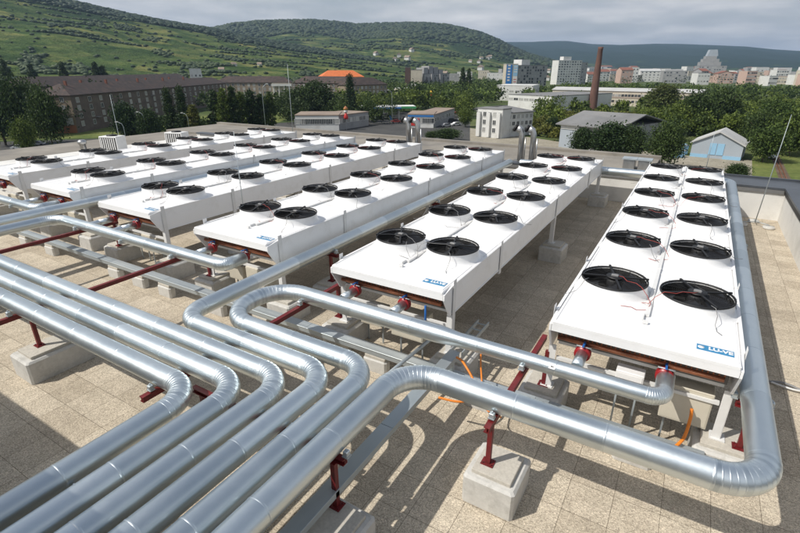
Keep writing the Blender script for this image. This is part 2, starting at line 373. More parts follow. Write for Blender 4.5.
    # pipe stubs: red couplings with blue valve and control box under the front
    for x in (-.10, .87):
        st_ = MB().tube([(x, -.30, 1.26), (x, .03, 1.27)], .073, 18, .6).build('pipe_stub', 'clad', u)
        b = MB(); b.lathe([(.001, .03), (.105, .03), (.105, .055), (.085, .06), (.085, .075), (.105, .08), (.105, .105), (.001, .105)], 24, (x, 0, 1.27), ax='y'); b.build('coupling', 'redbright', u)
        b = MB(); b.lathe([(.001, .106), (.05, .106), (.05, .15), (.001, .15)], 16, (x, 0, 1.27), ax='y'); b.tube([(x, .13, 1.27), (x, .13, 1.40)], .016, 8); b.box(x-.012, x+.012, .0, .14, 1.395, 1.41); b.build('valve', 'blue', u)
        b = MB(); b.tube([(x, .15, 1.27), (x, .175, 1.29), (x, .19, 1.36)], .036, 12); b.build('riser', 'copper', u)
        MB().tube([(x-.09, .06, 1.37), (x+.10, .06, 1.37)], .011, 8).build('sensor', 'galv', u)
    return u
units = {}
proto = make_unit()
for i, k in enumerate('ABCDEF'):
    o = proto if i == 0 else copy_tree(proto)
    o.location = (UX0[k], UY0[k]-FB, 0); units[k] = o; tag(o, ULAB[k], 'cooling unit', 'long white cooling units in parallel rows')
ORD = {'A': 'first', 'B': 'second', 'C': 'third', 'D': 'fourth', 'E': 'fifth', 'F': 'sixth'}
for k_, u_ in units.items():
    for f in u_.children:
        if f.name.split('.')[0] != 'fan': continue
        for q in f.children:
            n_ = q.name.split('.')[0]
            if n_ == 'blades': q.rotation_euler.z = random.uniform(0, 6.28)
            elif n_ == 'guard': q.rotation_euler.z = R(20+random.uniform(-9, 9))
            elif n_ == 'lead': q.rotation_euler.z += random.uniform(-.35, .35); q.scale = (1, random.choice((-1, 1)), 1)
            elif n_ == 'cable': q.data = FD['cable%d' % random.randint(0, 3)]; q.rotation_euler.z += random.uniform(-.25, .25)
# ------------------------------------------------------------------ concrete feet
def block_mesh(w, d, h, sw, sd):
    b = MB(); b.box(-w/2, w/2, -d/2, d/2, .003, h, bev=.03); s_ = MB(); s_.box(-sw/2, sw/2, -sd/2, sd/2, h+.001, h+.05, bev=.006)
    return b.mesh('block', MT['conc']), s_.mesh('cap_slab', MT['slab'])
BM = block_mesh(.62, .66, .40, .47, .49); BM2 = block_mesh(.62, 1.0, .40, .47, .78); BM3 = block_mesh(.46, .16, .25, .40, .12)
def foot(x, y, lab, bm=BM, rz=0.):
    o = empty('concrete_block', (x, y, 0), rz+R(random.uniform(-1.5, 1.5))); link('base', bm[0], o); link('cap_slab', bm[1], o)
    tag(o, lab, 'concrete block', 'pale concrete blocks that carry legs and posts'); return o
for k in 'ABCDEF':
    ux, uy = UX0[k], UY0[k]-FB
    for j, (yy, wh) in enumerate(((.33, 'front'), (6.63, 'middle'), (13.13, 'far'))):
        for s_, xx in (('left', -.56), ('right', CW+.54)):
            foot(ux+xx+(.05 if s_ == 'right' else -.03), uy+yy+.03, 'concrete block under the %s %s leg of the %s cooling unit from the right' % (wh, s_, ORD[k]))
# ------------------------------------------------------------------ PIPES
def clamp_mesh():
    b = MB(); b.box(-.03, .03, -.028, .028, -.03, .028, bev=.006); b.box(-.036, .036, -.034, .034, -.045, -.032); b.tube([(0, 0, .02), (0, 0, .05)], .009, 8); return b.mesh('pipe_clamp', MT['galv'])
CLM = clamp_mesh()
def pipe(pts, rad, rb, label, cat='pipe', name='insulated_pipe', group='silver clad pipes on the roof', clamps=(), reduce=None, seg=12, mark=None):
    u = empty(name, (0, 0, 0)); tag(u, label, cat, group)
    pieces = arcpath(pts, rb, seg); rcur = rad
    for kind, P in pieces:
        if kind == 's':
            b = MB(); a, c_ = P; ln = (c_-a).length
            if ln < .02: continue
            n = max(1, round(ln/1.05)); d = (c_-a)/n if n else c_-a; dn = d.normalized()
            for i in range(n):
                q0 = a+d*i; q1 = a+d*(i+1); r0 = rcur; r1 = rcur
                if reduce and (q0-Vector(reduce[0])).length < 1.0 and (q1-Vector(reduce[0])).dot(dn) >= 0 >= (q0-Vector(reduce[0])).dot(dn):
                    r1 = reduce[1]; m0 = Vector(reduce[0])
                    b.tube([q0, m0-dn*.16, m0+dn*.16, q1], [r0, r0, r1, r1], 28, random.random(), caps=False); rcur = r1
                else: b.tube([q0, q1], r0, 28, random.random(), caps=False)
                b.tube([q1-dn*.012, q1-dn*.006, q1+dn*.006, q1+dn*.012], [rcur, rcur+.0025, rcur+.0025, rcur], 28, .6, caps=False)
            b.build('straight_section', 'clad', u)
        else:
            e = MB()
            for i in range(len(P)-1):
                # mitred gore: slight overlap like lobster-back cladding
                e.tube([P[i], P[i+1]], [rcur*1.0, rcur*1.006], 28, random.random(), caps=False)
            t_ = []
            for i in range(0, len(P)):
                dn = (P[min(i+1, len(P)-1)]-P[max(i-1, 0)]).normalized()
                e.tube([P[i]-dn*.009, P[i]-dn*.004, P[i]+dn*.004, P[i]+dn*.009], [rcur*1.0, rcur*1.006+.0016, rcur*1.006+.0016, rcur], 28, .6, caps=False)
            e.build('elbow', 'clad', u)
    for c_ in clamps:
        # (x, y, dirx?) clamp pair on either side of the pipe over a beam
        x, y, ax, rr = c_; z = pts[0][2]
        for s_ in (-1, 1):
            if ax == 'x': link('pipe_clamp', CLM, u, (x, y+s_*(rr+.03), z-rr*.55))
            else: link('pipe_clamp', CLM, u, (x+s_*(rr+.03), y, z-rr*.55), R(90))
    return u
Z1 = 1.25; rs = .134; rbg = .147
BX = [-1.35, -5.1, -8.8, -12.5]
yb = 2.95
pa = pipe([(-24, 2.75, Z1), (-4.45, 2.75, Z1), (-4.45, -3, Z1)], rs, .42, 'silver clad pipe, lowest left of the bending pipes, its elbow beside open paving', clamps=[(-5.1, 2.75, 'x', rs), (-8.8, 2.75, 'x', rs), (-12.5, 2.75, 'x', rs), (-4.45, 1.3, 'y', rs)])
pb = pipe([(-24, 3.11, Z1), (-4.04, 3.11, Z1), (-4.04, -3, Z1)], rs, .42, 'silver clad pipe, second of the bending pipes counted from bottom left', clamps=[(-5.1, 3.11, 'x', rs), (-8.8, 3.11, 'x', rs), (-12.5, 3.11, 'x', rs)])
pc = pipe([(-24, 3.47, Z1), (-3.67, 3.47, Z1), (-3.67, -3, Z1)], rs, .42, 'silver clad pipe, third of the bending pipes counted from bottom left', clamps=[(-5.1, 3.47, 'x', rs), (-8.8, 3.47, 'x', rs), (-12.5, 3.47, 'x', rs), (-3.67, yb, 'y', rs)])
pd = pipe([(-3.30, -3, Z1), (-3.30, 3.83, Z1), (-6.22, 3.83, Z1), (-6.32, 19.2, Z1)], rs, .42, 'silver clad pipe turning twice and then running straight along the third cooling unit', clamps=[(-5.1, 3.83, 'x', rs), (-3.30, yb, 'y', rs), (-6.25, 7.5, 'y', rs), (-6.28, 12.4, 'y', rs)])
pe = pipe([(-2.93, -3, Z1), (-2.93, 4.2, Z1), (-5.72, 4.2, Z1), (-5.72, 5.42, Z1), (.26, 5.42, Z1), (.26, 5.95, Z1)], rs, (.42, .58, .58, .16), 'silver clad header pipe making a U turn in front of the two nearest cooling units', reduce=((-2.45, 5.42, Z1), .102), clamps=[(-5.1, 4.2, 'x', rs), (-5.1, 5.42, 'x', rs), (-2.93, yb, 'y', rs), (-1.35, 5.42, 'x', .088)], seg=13)
p0 = pipe([(-2.58, -3, Z1), (-2.58, 4.43, Z1), (1.165, 4.43, Z1), (1.30, 19.35, Z1), (-5.9, 19.35, Z1)], rbg, (.50, .42, .42), 'thickest silver clad pipe, sweeping across the foreground towards the right hand unit', clamps=[(-1.35, 4.43, 'x', rbg), (-2.58, yb, 'y', rbg), (1.18, 6.1, 'y', rbg), (1.235, 12.4, 'y', rbg)], seg=13)
# small flow sticker on the header pipe
MB().box(-.04, .04, -.03, .03, 0, .003).build('sticker', 'letter', pe, (-.98, 5.335, Z1+.058)).rotation_euler = (R(42), 0, 0)
o = MB().prism([(-.022, 0), (.0, .014), (.0, .005), (.022, .005), (.022, -.005), (0, -.005), (0, -.014)], .0035, .005, 'z').build('arrow_mark', 'black', pe, (-.98, 5.335, Z1+.058)); o.rotation_euler = (R(42), 0, 0)
ph2 = pipe([(-13.55, -6, Z1), (-13.55, 5.6, Z1), (-7.33, 5.6, Z1), (-7.33, 6.08, Z1)], .122, (.42, .16), 'silver clad header pipe in front of the third and fourth units, ending in an elbow', clamps=[(-8.8, 5.6, 'x', .107), (-12.5, 5.6, 'x', .107), (-10.6, 5.6, 'x', .107)])
ph3 = pipe([(-26, 5.75, Z1), (-15.02, 5.75, Z1), (-15.02, 6.32, Z1)], .122, (.16,), 'silver clad header pipe at the left edge in front of the fifth and sixth units', clamps=[(-16.2, 5.75, 'x', .107)])
ply = pipe([(-14.05, -6, Z1+.1), (-14.05, 19.2, Z1+.1)], .13, .3, 'straight silver clad pipe running back between the fourth and fifth cooling units')
# stub extensions from headers for units whose front stands back from the header
for k, yh in (('C', 5.6), ('D', 5.6), ('E', 5.75), ('F', 5.75)):
    fy = UY0[k]-FB
    for x in (-.10, .87): MB().tube([(x, yh-fy, 1.25), (x, -.28, 1.259)], .0735, 18, .6, caps=False).build('pipe_stub', 'clad', units[k])
# ------------------------------------------------------------------ red steel supports
def support(label, beam, posts, zt=1.115):
    """beam: (x0,y0,x1,y1); posts: [(x,y,zbase)]"""
    u = empty('pipe_support', (beam[0], beam[1], 0)); tag(u, label, 'pipe support', 'dark red steel pipe supports'); ox, oy = beam[0], beam[1]
    x0, x1 = sorted((0, beam[2]-ox)); y0, y1 = sorted((0, beam[3]-oy)); w = .035
    b = MB(); b.box(x0-w if x0 == x1 else x0, x1+w if x0 == x1 else x1, y0-w if y0 == y1 else y0, y1+w if y0 == y1 else y1, zt-.012, zt)
    b.box((x0-w if x0 == x1 else x0), (x1+w if x0 == x1 else x1), (y0-w if y0 == y1 else y0), (y1+w if y0 == y1 else y1), zt-.075, zt-.063)
    if x0 == x1: b.box(x0-.006, x0+.006, y0, y1, zt-.062, zt-.013); b.box(x0+.02, x0+.034, y0, y1, zt-.062, zt-.013)
    else: b.box(x0, x1, y0-.006, y0+.006, zt-.062, zt-.013); b.box(x0, x1, y0+.02, y0+.034, zt-.062, zt-.013)
    b.build('beam', 'red', u)
    for (x, y, zb) in posts:
        b = MB(); b.box(x-ox-.028, x-ox+.028, y-oy-.028, y-oy+.028, zb+.011, zt-.076); b.build('post', 'red', u)
        b = MB(); b.box(x-ox-.075, x-ox+.075, y-oy-.065, y-oy+.065, zb, zb+.01)
        for q in ((-.05, -.04), (.05, -.04), (-.05, .04), (.05, .04)): b.tube([(x-ox+q[0], y-oy+q[1], zb+.01), (x-ox+q[0], y-oy+q[1], zb+.03)], .008, 6)
        b.build('base_plate', 'red', u)
    return u
support('red steel support whose post stands on the pale block in the foreground', (-1.35, 4.10, -1.35, 6.45), [(-1.355, 4.28, .452), (-1.22, 6.15, .452)], 1.10)
support('red steel support crossing under the U turn of the header pipe', (-5.1, 2.45, -5.1, 6.45), [(-5.1, 6.28, .452)])
support('long red steel support beam crossing the sunlit paving in front of the third unit', (-8.8, 2.35, -8.8, 6.45), [(-8.8, 2.85, .452), (-8.8, 6.32, .452)])
support('red steel support beam crossing the paving nearest the left edge of the picture', (-12.5, 2.35, -12.5, 6.5), [(-12.5, 2.85, .452), (-12.5, 6.40, .452)])
support('red steel support under the five pipes at the bottom, mostly hidden by them', (-4.75, 2.92, -2.40, 2.92), [(-2.52, 2.88, .452), (-4.60, 2.92, .0)])
support('short red post holding the thick pipe beside the right hand unit', (1.03, 6.1, 1.36, 6.1), [(1.20, 6.1, .452)], 1.10)
support('red post holding the thick pipe halfway along the right hand unit', (1.02, 12.4, 1.46, 12.4), [(1.25, 12.4, .452)], 1.10)
support('red post under the straight pipe beside the third unit', (-6.45, 7.5, -6.05, 7.5), [(-6.25, 7.5, .452)])
support('red post under the straight pipe beside the third unit, further back', (-6.5, 12.4, -6.1, 12.4), [(-6.28, 12.4, .452)])
foot(-1.25, 4.34, 'pale concrete block in the foreground with a red post bolted on its slab')
foot(-8.74, 2.98, 'pale concrete block at the left below the lowest pipe', BM2)
foot(-12.5, 2.86, 'concrete block off at the left under the red support', BM)
0 and foot(-5.1, 2.62, 'concrete block hidden under the bundle of bending pipes', BM)
foot(-2.42, 2.70, 'concrete block in shade at the bottom edge below the cable duct', BM)
foot(-4.85, 2.60, 'concrete block under the left post of the bundle support') if False else None
foot(UX0['C']-.59, UY0['C']-FB+.36, 'x', BM) if False else None
foot(-6.25, 7.5, 'small block under the first post of the straight pipe'); foot(-6.28, 12.4, 'small block under the second post of the straight pipe')
0 and foot(-10.7, 5.75, 'pale block below the middle of the left header pipe')
# ------------------------------------------------------------------ cable ducts
def duct(label, x0, x1, y0, y1, z, along):
    u = empty('cable_duct', ((x0+x1)/2, (y0+y1)/2, 0)); ox, oy = u.location[:2]; tag(u, label, 'cable duct')
    b = MB(); n = max(1, round((x1-x0 if along == 'x' else y1-y0)/2.)); 
    for i in range(n):
        if along == 'x': a = x0+(x1-x0)*i/n; c_ = x0+(x1-x0)*(i+1)/n; b.box(a-ox+.002, c_-ox-.002, y0-oy, y1-oy, z, z+.012, random.random(), bev=.003)
        else: a = y0+(y1-y0)*i/n; c_ = y0+(y1-y0)*(i+1)/n; b.box(x0-ox, x1-ox, a-oy+.002, c_-oy-.002, z, z+.012, random.random(), bev=.003)
    b.build('cover', 'galv', u); b = MB()
    if along == 'x': b.box(x0-ox, x1-ox, y0-oy+.012, y1-oy-.012, z-.09, z-.002, .3)
    else: b.box(x0-ox+.012, x1-ox-.012, y0-oy, y1-oy, z-.09, z-.002, .3)
    b.build('channel', 'galv', u); return u
duct('long flat galvanised cable duct running crosswise in front of the cooling units', -20, .85, 5.66, 5.86, .40, 'x')
dy = duct('flat galvanised cable duct running away from the camera under the header pipe', -2.66, -2.48, -2, 5.95, .68, 'y')
b = MB(); ox, oy = dy.location[:2]
for x in (-2.65, -2.46): b.box(x-ox-.008, x-ox+.008, 5.96-oy, 7.1-oy, .62, .69)
b.build('ladder_rail', 'galv', dy)
for k in range(5): MB().box(-2.64-ox, -2.47-ox, 6.15+.22*k-oy, 6.17+.22*k-oy, .63, .65).build('ladder_rung', 'galv', dy)
for k, y in enumerate((1.6, 5.75)): 
    MB().box(-2.62-ox, -2.50-ox, y-oy, y+.04-oy, .452 if k == 0 else .0, .588).build('bracket', 'galv', dy)
for i, x in enumerate((-16.2, -14.7, -11.6, -10.6, -9.6, -7.9, -6.6, -3.9, -2.0, .1)):
    foot(x, 5.72, 'small pale block under the crosswise cable duct, number %s from the left' % ('one two three four five six seven eight nine ten'.split()[i]), BM3)
o = MB().tube([(-2.75, 4.75, .78), (-3.1, 5.0, .72), (-3.05, 6.2, .72)], .028, 12).build('conduit', 'galv'); 
bpy.data.objects.remove(o)
o = MB().tube([(-3.12, 4.3, .75), (-2.98, 5.9, .8)], .028, 14).build('conduit_pipe', 'galv'); tag(o, 'thin grey conduit passing under the header beside the flat duct', 'conduit')
# orange conduits
def curve_tube(name, P, r, mat, label, cat):
    # Catmull-Rom through P
    P = [Vector(p) for p in P]; Q = []
    for i in range(len(P)-1):
        a, b_, c_, d = P[max(i-1, 0)], P[i], P[i+1], P[min(i+2, len(P)-1)]
        for k in range(8):
            t = k/8; Q.append(.5*((2*b_)+(c_-a)*t+(2*a-5*b_+4*c_-d)*t*t+(3*b_-a-3*c_+d)*t**3))
    Q.append(P[-1]); o = MB().tube(Q, r, 10).build(name, mat); tag(o, label, cat); return o
curve_tube('cable_hose', [(-2.45, 5.75, .72), (-2.25, 5.55, .80), (-1.98, 5.35, .62), (-2.02, 5.05, .55), (-2.35, 4.95, .55)], .017, 'orange', 'orange flexible conduit looping out of the duct end below the header', 'conduit')
curve_tube('cable_hose', [(-2.2, 6.1, .75), (-2.0, 5.6, .75), (-1.75, 5.2, .46), (-1.5, 5.12, .45)], .012, 'orange', 'thin orange conduit dropping beside the flat duct end', 'conduit')
curve_tube('cable_hose', [(.62, 6.03, .84), (.63, 6.0, .70), (.60, 5.85, .50), (.48, 5.62, .44)], .02, 'orange', 'orange conduit below the beige box of the right hand unit', 'conduit')
curve_tube('cable_hose', [(1.6, 8.6, .03), (2.0, 8.75, .05), (2.35, 8.62, .03), (2.9, 8.4, .03)], .02, 'cablegrey', 'grey cables lying over the paving between thick pipe and side wall', 'cable')
curve_tube('cable_hose', [(1.6, 8.8, .03), (2.1, 8.62, .05), (2.5, 8.75, .03), (2.9, 8.62, .03)], .016, 'white2', 'pale cable lying on the paving, crossing the grey ones', 'cable')
curve_tube('cable_hose', [(-3.1, 5.93, 1.35), (-3.08, 5.90, 1.22), (-3.08, 5.9, 1.1)], .018, 'blue', 'blue insulated pipe end hanging below the second unit', 'pipe')
# boxes under the unit fronts
def ebox(x, y, z, w, d, h, mat, label, lines=True):
    u = empty('control_box', (x, y, 0)); tag(u, label, 'control box', 'electrical boxes under the unit fronts')
    MB().box(-w/2, w/2, -d/2, d/2, z, z+h, bev=.008).build('enclosure', mat, u)
    MB().box(-w/2+.02, w/2-.02, -d/2-.006, -d/2-.001, z+.02, z+h-.03).build('lid', mat, u)
    for s_ in (-1, 1): MB().box(s_*w*.35-.012, s_*w*.35+.012, -.012, .012, .003, z-.002).build('stand_leg', 'galv', u)
    if lines:
        MB().box(-w*.3, w*.25, -d/2-.008, -d/2-.0065, z+h*.45, z+h*.55).build('warning_label', 'plate', u)
    return u
ebox(-.13, 6.13, .80, .34, .20, .30, 'white', 'white control box with printed front under the right hand unit', True)
ebox(.56, 6.30, .50, .55, .24, .52, 'beige', 'larger beige box at the right under the right hand unit', False)
for k, xx in (('B', .35), ('C', .45), ('D', .45), ('E', .45), ('F', .45)):
    ebox(UX0[k]+xx+.45, UY0[k]-FB+.45, .50, .62, .36, .42, 'beige', 'beige box under the front of the %s cooling unit from the right' % ORD[k], False)
    ebox(UX0[k]+xx-.42, UY0[k]-FB+.62, .42, .46, .3, .34, 'beige', 'smaller beige box left of the bigger one under the %s unit from the right' % ORD[k], False)
# ------------------------------------------------------------------ rods, flues and condensers
def rod(x, y, h, label, z=0., lean=(0, 0), base=True, r=.012):
    u = empty('lightning_rod', (x, y, z)); tag(u, label, 'lightning rod', 'thin lightning rods')
    MB().tube([(0, 0, .10), (lean[0]*.6, lean[1]*.6, h*.6), (lean[0], lean[1], h)], [r*1.3, r, r*.4], 8).build('rod', 'galv', u)
    if base:
        for k in range(3):
            a = R(90+120*k); p_ = (.42*math.cos(a), .42*math.sin(a)); MB().tube([(0, 0, .14), (*p_, .12)], .012, 8).build('brace', 'galv', u)
            MB().lathe([(.001, .003), (.16, .003), (.17, .03), (.16, .08), (.001, .09)], 20, (*p_, 0)).build('weight', 'conc', u)
    return u
rod(2.22, 19.0, 3.5, 'lightning rod on a three weight base in the far right corner of the terrace', lean=(.12, 0))
rod(-10.1, 8.6, 3.3, 'thin lightning rod standing between the third and fourth units')
rod(-25.3, 14.2, 3.6, 'lightning rod beyond the furthest left unit near the roof edge')
rod(.55, 21.0, 1.6, 'short rod on the far parapet behind the right hand unit', z=PZ, base=False, r=.009)
rod(-20.2, 21.5, 4.0, 'tall thin rod on the outer roof behind the left units', z=PZ, base=False, r=.014)
def flues(x, y, n, h, label):
    u = empty('exhaust_flue', (x, y, PZ)); tag(u, label, 'flue', 'stainless exhaust flues on the far roof')
    for k in range(n):
        dx = .5*k; MB().tube([(dx, 0, -.03), (dx, 0, h-.22), (dx-.06, -.02, h-.08), (dx-.20, -.06, h)], [.12, .12, .13, .15], 20).build('stack', 'steel', u)
        MB().lathe([(.001, 0), (.145, 0), (.165, .05), (.145, .10), (.001, .10)], 20, (0, 0, 0)).build('cowl_cap', 'black', u, (dx-.23, -.07, h-.03)).rotation_euler = (0, R(-62), 0)
        MB().tube([(dx+.16, .03, -.02), (dx+.16, .03, h-.4)], .03, 10).build('brace', 'steel', u)
    MB().box(-.3, .5*(n-1)+.35, -.25, .25, -.02, .06).build('curb', 'roofdk', u)
    return u
flues(-6.35, 20.65, 2, 1.42, 'pair of steel flues with round black mouths behind the second and third units')
flues(-11.95, 20.7, 2, 1.50, 'pair of steel flues behind the far end of the fourth unit')
def condenser(x, y, z, rz, label):
    u = empty('condenser_unit', (x, y, z), rz); tag(u, label, 'condenser', 'box condensers at the left roof edge'); u.scale = (.64, .64, .64)
    MB().box(-.75, .75, -.5, .5, .25, 1.3, bev=.02).build('casing', 'white2', u)
    g = MB(); 
    for i in range(7): g.box(-.6+i*.18, -.52+i*.18, -.515, -.502, .35, 1.2)
    g.build('grille_bars', 'white2', u)
    MB().box(-.66, .66, -.508, -.5015, .32, 1.22).build('grille', 'dark', u)
    MB().lathe([(.36, 1.302), (.36, 1.38), (.001, 1.38)], 24).build('fan_hood', 'black', u)
    for s_ in (-1, 1): MB().box(s_*.6-.05, s_*.6+.05, -.45, .45, 0, .249).build('stand', 'galv', u)
    return u
condenser(-24.3, 13.3, .95, R(20), 'white box condenser with dark louvres at the left roof edge, left one of two')
condenser(-23.0, 15.9, .95, R(20), 'white box condenser with dark louvres at the left roof edge, right one of two')
MB().box(XL-4, XL-.31, -12, YF+.42, GZ, .9).build('left_roof', 'roofold', hb, (0, 0, -GZ))
MB().box(XL+.02, -21.4, 8, YF-.02, .003, .94).build('raised_deck', 'parapet', hb, (0, 0, -GZ))
for x, y in ((-27.2, 13.3), (-26.9, 14.6)):
    o = MB().lathe([(.3, .0), (.3, .55), (.42, .6), (.42, .85), (.25, 1.0), (.001, 1.02)], 20).build('roof_vent', 'steel', None, (x, y, .9)); o.scale = (.5, .5, .5); tag(o, 'round grey roof vent at the left roof edge, beside the condensers', 'roof vent', 'two round vents at the roof edge')
for i, x in enumerate((-2.1, -1.55)):
    u = empty('ventilator_box', (x, 21.6, PZ-.02)); tag(u, 'grey ventilator box on the outer roof, %s of two beside each other' % ('left' if i == 0 else 'right'), 'ventilator')
    MB().box(-.22, .22, -.25, .25, 0, .38, bev=.02).build('housing', 'steel', u); MB().box(-.27, .27, -.3, .3, .382, .43).build('lid', 'galv', u)
# ------------------------------------------------------------------ GROUND AND SETTING BEYOND
def mixmat(name, stops, scale, rough=.95, coord='Object', scale2=None):
    m, nt, p = nmat(name); c = ramp(nt, noise(nt, scale, 10, .65, coord=coord), stops); p.inputs['Roughness'].default_value = rough
    if scale2: c = mixcol(nt, 1., c, ramp(nt, noise(nt, scale2, 6, .7, coord=coord), [(.3, (.7, .7, .7)), (.7, (1.25, 1.25, 1.2))]), 'MULTIPLY')
    nt.links.new(c, p.inputs['Base Color']); p.inputs['Specular IOR Level'].default_value = .2; return m
MT['ground'] = mixmat('ground_green', [(.35, (.035, .06, .018)), (.5, (.07, .10, .03)), (.62, (.12, .13, .055)), (.75, (.16, .15, .10))], .02, scale2=.3)
MT['grass'] = mixmat('rough_grass', [(.3, (.07, .11, .025)), (.6, (.15, .17, .05)), (.75, (.24, .20, .11))], .12, scale2=1.)
MT['asphalt'] = mixmat('asphalt', [(.3, (.055, .055, .057)), (.7, (.09, .09, .088))], .1, scale2=2)
MT['yard'] = mixmat('dusty_yard', [(.3, (.25, .225, .18)), (.7, (.36, .33, .27))], .15, scale2=1.5)
MT['ballast'] = mixmat('ballast', [(.3, (.09, .065, .045)), (.7, (.16, .12, .09))], .4, scale2=2)
b = MB(); S_ = 14000; b.add([(-S_, -S_, GZ), (S_, -S_, GZ), (S_, S_, GZ), (-S_, S_, GZ)], [(0, 1, 2, 3)]); tag(b.build('ground', 'ground'), kind='structure')
def patch(name, pts, dz, mat):
    b = MB(); b.add([(p.x, p.y, GZ+dz) for p in pts], [tuple(range(len(pts)))]); o = b.build(name, mat); tag(o, kind='structure'); return o
gp = ground
patch('yard', [gp(560, 200), gp(760, 215), gp(752, 160), gp(690, 156), gp(560, 142), gp(470, 128), gp(430, 150)], .006, 'yard')
patch('car_park', [gp(300, 150), gp(470, 145), gp(470, 118), gp(455, 111), gp(360, 113), gp(280, 128)], .012, 'asphalt')
patch('road', [gp(0, 152), gp(130, 146), gp(280, 129), gp(455, 112), gp(640, 96), gp(640, 94.5), gp(455, 109), gp(280, 123), gp(120, 138), gp(0, 142)], .016, 'asphalt')
patch('street', [gp(738, 124), gp(756, 124), gp(762, 100), gp(756, 100)], .02, 'asphalt')
patch('meadow', [gp(752, 240), gp(860, 240), gp(830, 135), gp(768, 135), gp(752, 160)], .012, 'grass')
patch('railway_bed', [gp(800, 240), gp(822, 240), gp(772, 142), gp(766, 142)], .02, 'ballast')
patch('verge', [gp(0, 141), gp(120, 137), gp(280, 122), gp(300, 112), gp(100, 120), gp(0, 124)], .010, 'grass')
for i, (dx) in enumerate((0, 7)):
    A = gp(807+dx, 240, GZ+.15); B_ = gp(768.3+dx*.3, 142, GZ+.15); o = MB().tube([A, B_], .09, 6).build('rail', 'copper'); tag(o, kind='structure')
# hills --------------------------------------------------------------
def hillmat(name, forest, vine, split, tan=(.20, .17, .09)):
    m, nt, p = nmat(name); tc = nt.nodes.new('ShaderNodeTexCoord'); fr = attr(nt, 'frac')
    n1 = noise(nt, .004, 8, .65); n2 = noise(nt, .022, 6, .7, stretch=(1, 1, 5)); n3 = noise(nt, .10, 4, .7)
    sep = nt.nodes.new('ShaderNodeSeparateXYZ'); nt.links.new(tc.outputs['Object'], sep.inputs[0])
    zz = math_(nt, 'MULTIPLY_ADD', n1, 60., sep.outputs[2]); st_ = math_(nt, 'SINE', math_(nt, 'MULTIPLY', zz, .55))
    v = ramp(nt, n2, [(.30, forest), (.42, (vine[0]*.55, vine[1]*.65, vine[2]*.6)), (.52, vine), (.63, (vine[0]*1.35, vine[1]*1.15, vine[2]*1.2)), (.74, tan)])
    vo = nt.nodes.new('ShaderNodeTexVoronoi'); vo.inputs['Scale'].default_value = .018; mp = nt.nodes.new('ShaderNodeMapping'); mp.inputs['Rotation'].default_value = (0, 0, .6); mp.inputs['Scale'].default_value = (.55, 1.5, 3.); nt.links.new(tc.outputs['Object'], mp.inputs[0]); nt.links.new(mp.outputs[0], vo.inputs['Vector'])
    sc_ = nt.nodes.new('ShaderNodeSeparateColor'); nt.links.new(vo.outputs['Color'], sc_.inputs[0])
    v = mixcol(nt, 1., v, ramp(nt, sc_.outputs[0], [(0, (.55, .68, .6)), (.35, (.8, .95, .8)), (.6, (1.1, 1.1, 1.)), (.85, (1.45, 1.3, 1.15)), (1, (1.7, 1.45, 1.4))]), 'MULTIPLY')
    v = mixcol(nt, math_(nt, 'MULTIPLY_ADD', st_, .20, .20), v, forest)
    f = ramp(nt, n3, [(.3, tuple(c*.6 for c in forest)), (.7, tuple(c*1.6 for c in forest))])
    k = math_(nt, 'MULTIPLY_ADD', math_(nt, 'SUBTRACT', n1, .5), 1.5, fr)
    k = ramp(nt, k, [(split-.04, (0, 0, 0)), (split+.04, (1, 1, 1))]); c = mixcol(nt, k, v, f)
    nt.links.new(c, p.inputs['Base Color']); p.inputs['Roughness'].default_value = 1.; p.inputs['Specular IOR Level'].default_value = .05
    bump(nt, p, n3, 1., 6.); return m
def hill(name, prof, d0, d1, mat, nd=60, rough=3.):
    prof = sorted(prof); pxs = np.array([a for a, _ in prof], float); pys = np.array([b_ for _, b_ in prof], float)
    N = 220; X_ = np.linspace(pxs[0], pxs[-1], N); V = []; FR = []
    tt = np.concatenate([np.linspace(0, 1, nd), [1.15, 1.5]]); ph = RNG.uniform(0, 6, 12)
    for i, px in enumerate(X_):
        py = np.interp(px, pxs, pys)
        q = at(px, 1., row=py); elev = 0
        P1 = at(px, d1, row=py); zr = height_at(P1, py)
        for t in tt:
            d = d0+(d1-d0)*t; s_ = t*t*(3-2*t) if t <= 1 else max(0, 1-(t-1)*.9)
            s_ = .35*s_+.65*(t if t <= 1 else max(0, 1-(t-1)*.9))
            z = GZ+(zr-GZ)*s_; w = d*.006
            u1 = q.x*d/180; u2 = q.y*d/180
            nz = (math.sin(u1*1.3+ph[0])+math.sin(u2*1.1+ph[1]+u1*.4)+.6*math.sin(u1*3.1+u2*1.7+ph[2])+.5*math.sin(u2*3.7-u1*1.2+ph[3])+.3*math.sin(u1*7+ph[4])*math.sin(u2*6.3+ph[5]))
            if t < 1: z += nz*(zr-GZ)*.028*math.sin(math.pi*min(1, t))
            V.append((q.x*d, q.y*d, max(z, GZ-3) if t > 0 else GZ-3)); FR.append(t if t <= 1 else 1)
    K = len(tt); F_ = [(i*K+j, (i+1)*K+j, (i+1)*K+j+1, i*K+j+1) for i in range(N-1) for j in range(K-1)]
    me = np_mesh(name, np.array(V), np.array(F_), np.zeros(len(F_)), mat, True)
    a = me.attributes.new('frac', 'FLOAT', 'POINT'); a.data.foreach_set('value', np.array(FR, np.float32))
    o = link(name, me); tag(o, kind='structure'); return np.array(V).reshape(N, K, 3)
H1 = hill('near_hill', [(-260, -60), (-120, -35), (0, -12), (61, 0), (100, 9.5), (150, 20), (190, 27), (213, 31), (240, 36.5), (290, 45), (340, 53), (400, 61), (450, 68), (480, 73)], 420, 1500, hillmat('near_hill', (.024, .044, .016), (.100, .128, .044), .74))
